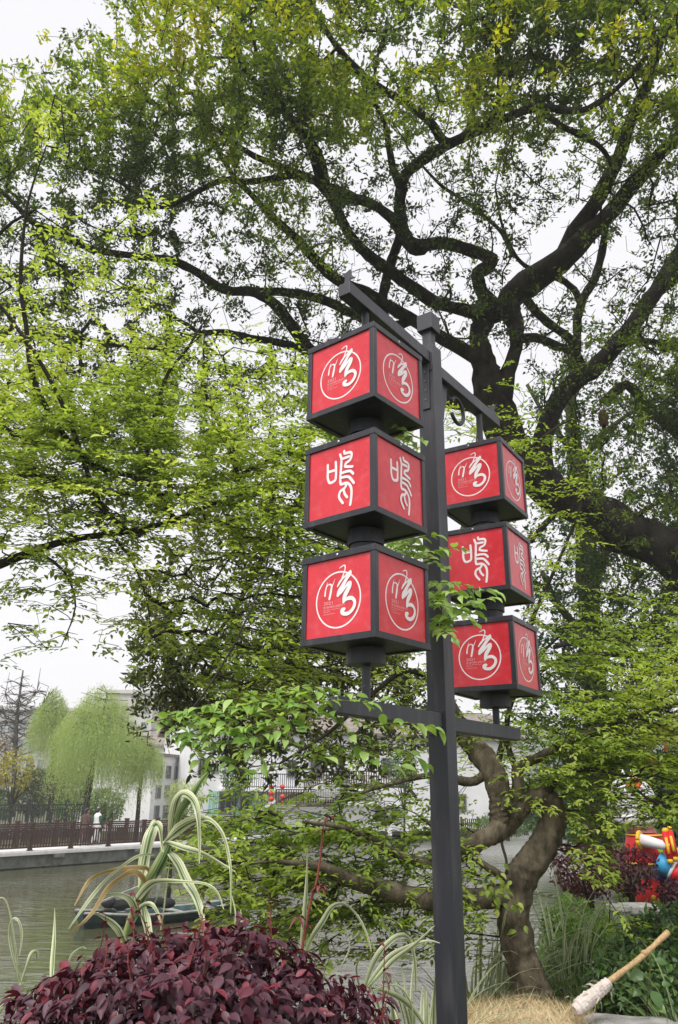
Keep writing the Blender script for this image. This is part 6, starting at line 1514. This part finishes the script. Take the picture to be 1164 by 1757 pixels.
A = d * .30 + rnd_unit(n) * .48 + np.array([0, 0, -.62]); A /= np.linalg.norm(A, axis=1, keepdims=True); Nn = d + np.array([0, 0, .45]) + rnd_unit(n) * .38
L = .036 * (1 + .32 * rng.normal(size=n)).clip(.45, 1.7)
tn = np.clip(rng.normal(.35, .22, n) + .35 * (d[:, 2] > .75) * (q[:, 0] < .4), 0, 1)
pr = np.array([proj(p) for p in P]); front = np.array([(p - EYE) @ dd for p, dd in zip(P, d)]) < -.2
inv = (pr[:, 0] > -20) & (pr[:, 0] < 760) & (pr[:, 1] < 1775) & front & (q[:, 0] < .45)
sel = np.zeros(n, bool); cand = np.where(inv)[0]; sel[rng.permutation(cand)[:300]] = True
leaf_objects('leaf', P[sel], A[sel], Nn[sel], L[sel] * 1.08, L[sel] * .55, ps, 'purple_leaf_piece')
o = link('foliage', leaf_mesh('foliage', P[~sel], A[~sel], Nn[~sel], L[~sel], L[~sel] * .54, tn[~sel], 'big', base), 'purple_leaf', ps, ); tag(o, kind='stuff'); o.data.polygons.foreach_set('use_smooth', np.ones(len(o.data.polygons), bool))
# young shoots standing above the dome, thin red twigs
m = MB(); SP = []
for i in range(55):
    p, dd = dome(1, .25); p, dd = p[0], dd[0]; ln = .05 + .09 * rng.random(); t = dd + np.array([0, 0, .6]) + rng.normal(size=3) * .4; t /= np.linalg.norm(t); e = p + t * ln
    m.tube([p - t * .05, lerp(p, e, .5) + rng.normal(size=3) * .006, e], [.0022, .0016, .0009], 4)
    for k in range(5):
        u = k / 4; s = rnd_unit(1)[0]; SP.append((lerp(p, e, u), t * .5 + s * .8 + np.array([0, 0, -.15]), s + np.array([0, 0, .8]), .036 - .012 * u))
tag(m.build('twigs', 'red_stem', ps), kind='stuff')
P = np.array([s[0] for s in SP]); A = np.array([s[1] for s in SP]); Nn = np.array([s[2] for s in SP]); L = np.array([s[3] for s in SP])
o = link('foliage', leaf_mesh('foliage', P, A, Nn, L, L * .55, np.clip(rng.normal(.88, .12, len(P)), 0, 1), 'big', base), 'purple_leaf', ps); tag(o, kind='stuff')

# ================================================================== straw heap and the wrapped pole
c = at(900, 1775, 5.75); b0 = gz(c[0], c[1]); topz = at(900, 1733, 5.75)[2]
sh = thing('straw_heap', (c[0], c[1], b0), 'low heap of dry pale straw at the foot of the crooked tree', 'straw')
RXs, RYs, Hs = .56, .45, topz - b0
mb = MB(); mb.ellip((c[0], c[1], b0 - .02), (RXs * .93, RYs * .93, Hs * .93), 24, 12); mat('straw_base', (.36, .28, .15), .95, .3, 20, .8, 60); mb.build('mound', 'straw_base', sh, smooth=True)
n = 15000; d = rnd_unit(n); d[:, 2] = np.abs(d[:, 2]); P = np.array([c[0], c[1], b0]) + d * np.array([RXs, RYs, Hs]) * (1 + .05 * rng.normal(size=(n, 1)) + .12 * nz(d, 3.1)[:, None])
A = np.cross(d, rnd_unit(n)); A += d * (.05 + .5 * rng.random((n, 1)) ** 3); A /= np.linalg.norm(A, axis=1, keepdims=True); L = rng.uniform(.10, .34, n)
P = P - A * L[:, None] * .5
o = link('straws', leaf_mesh('straws', P, A, d + rnd_unit(n) * .4, L, np.full(n, .0042), rng.random(n), 'strand', np.array([c[0], c[1], b0])), 'straw', sh); tag(o, kind='stuff')
mat('peeled_wood', (.40, .255, .12), .65, .25, 5, .3, 40, stretch=(6, 6, 1), col2=(.58, .40, .21), coord='Generated')
mat('cloth_white', (.66, .58, .53), .9, .10, 12, .5, 70)
a, b = at(990, 1732, 5.50), at(1147, 1601, 5.75); ax = b - a; LN = np.linalg.norm(ax); ax /= LN; k = ppm(a)
wp = thing('wrapped_pole', a, 'peeled yellow wooden pole with white cloth wrapped round its lower end, leaning from the straw', 'pole')
pts = [a + ax * LN * t + np.array([0, 0, .008 * math.sin(t * 7)]) for t in np.linspace(.05, 1, 12)]
mb = MB(); mb.tube(pts, [4.9 / k * (1 + .10 * math.sin(i * 1.9)) for i in range(12)], 12, rough=.10); mb.build('shaft', 'peeled_wood', wp, smooth=True)
for t in (.45, .72):
    mb = MB(); q = a + ax * LN * t; mb.tube([q - ax * .012, q, q + ax * .012], [5.2 / k, 5.9 / k, 5.2 / k], 12); mb.build('knot', 'peeled_wood', wp, smooth=True)
mb = MB(); rows = 15
mb.tube([a + ax * LN * t for t in np.linspace(-.02, .33, 22)], [(13.5 - 4 * t - 4.5 * max(0, 1 - t * 6) + (.7 if i % 2 else -.6)) / k for i, t in enumerate(np.linspace(0, 1, 22))], 16, rough=.16); mb.build('cloth', 'cloth_white', wp, smooth=False)
for i in range(9):
    q = a + ax * LN * rng.uniform(-.03, .34); s = rnd_unit(1)[0]; s -= ax * (s @ ax); s /= np.linalg.norm(s)
    p1 = q + s * 17 / k; e = p1 + s * .02 - ax * .03 + rng.normal(size=3) * .02
    ribbon([p1 - s * .01, lerp(p1, e, .5), e + np.array([0, 0, -.015])], [.016, .012, .003], lambda i, p, t: (np.cross(t, s) / (np.linalg.norm(np.cross(t, s)) + 1e-6), s), 'cloth_white', wp, 'frayed_end')

# ================================================================== the damp air over the pond
hz_ = bpy.data.materials.new('haze'); hz_.use_nodes = True; MATS['haze'] = hz_; nt = hz_.node_tree; nt.nodes.remove(nt.nodes['Principled BSDF'])
pv = nt.nodes.new('ShaderNodeVolumePrincipled'); pv.inputs['Color'].default_value = (.97, .98, 1, 1); pv.inputs['Density'].default_value = .0012; pv.inputs['Anisotropy'].default_value = .2
nt.links.new(pv.outputs[0], nt.nodes['Material Output'].inputs['Volume'])
m = MB(); m.box((0, 180, 20.4), (690, 480, 49)); tag(m.build('haze', 'haze'), kind='stuff')
sc.cycles.volume_bounces = 4
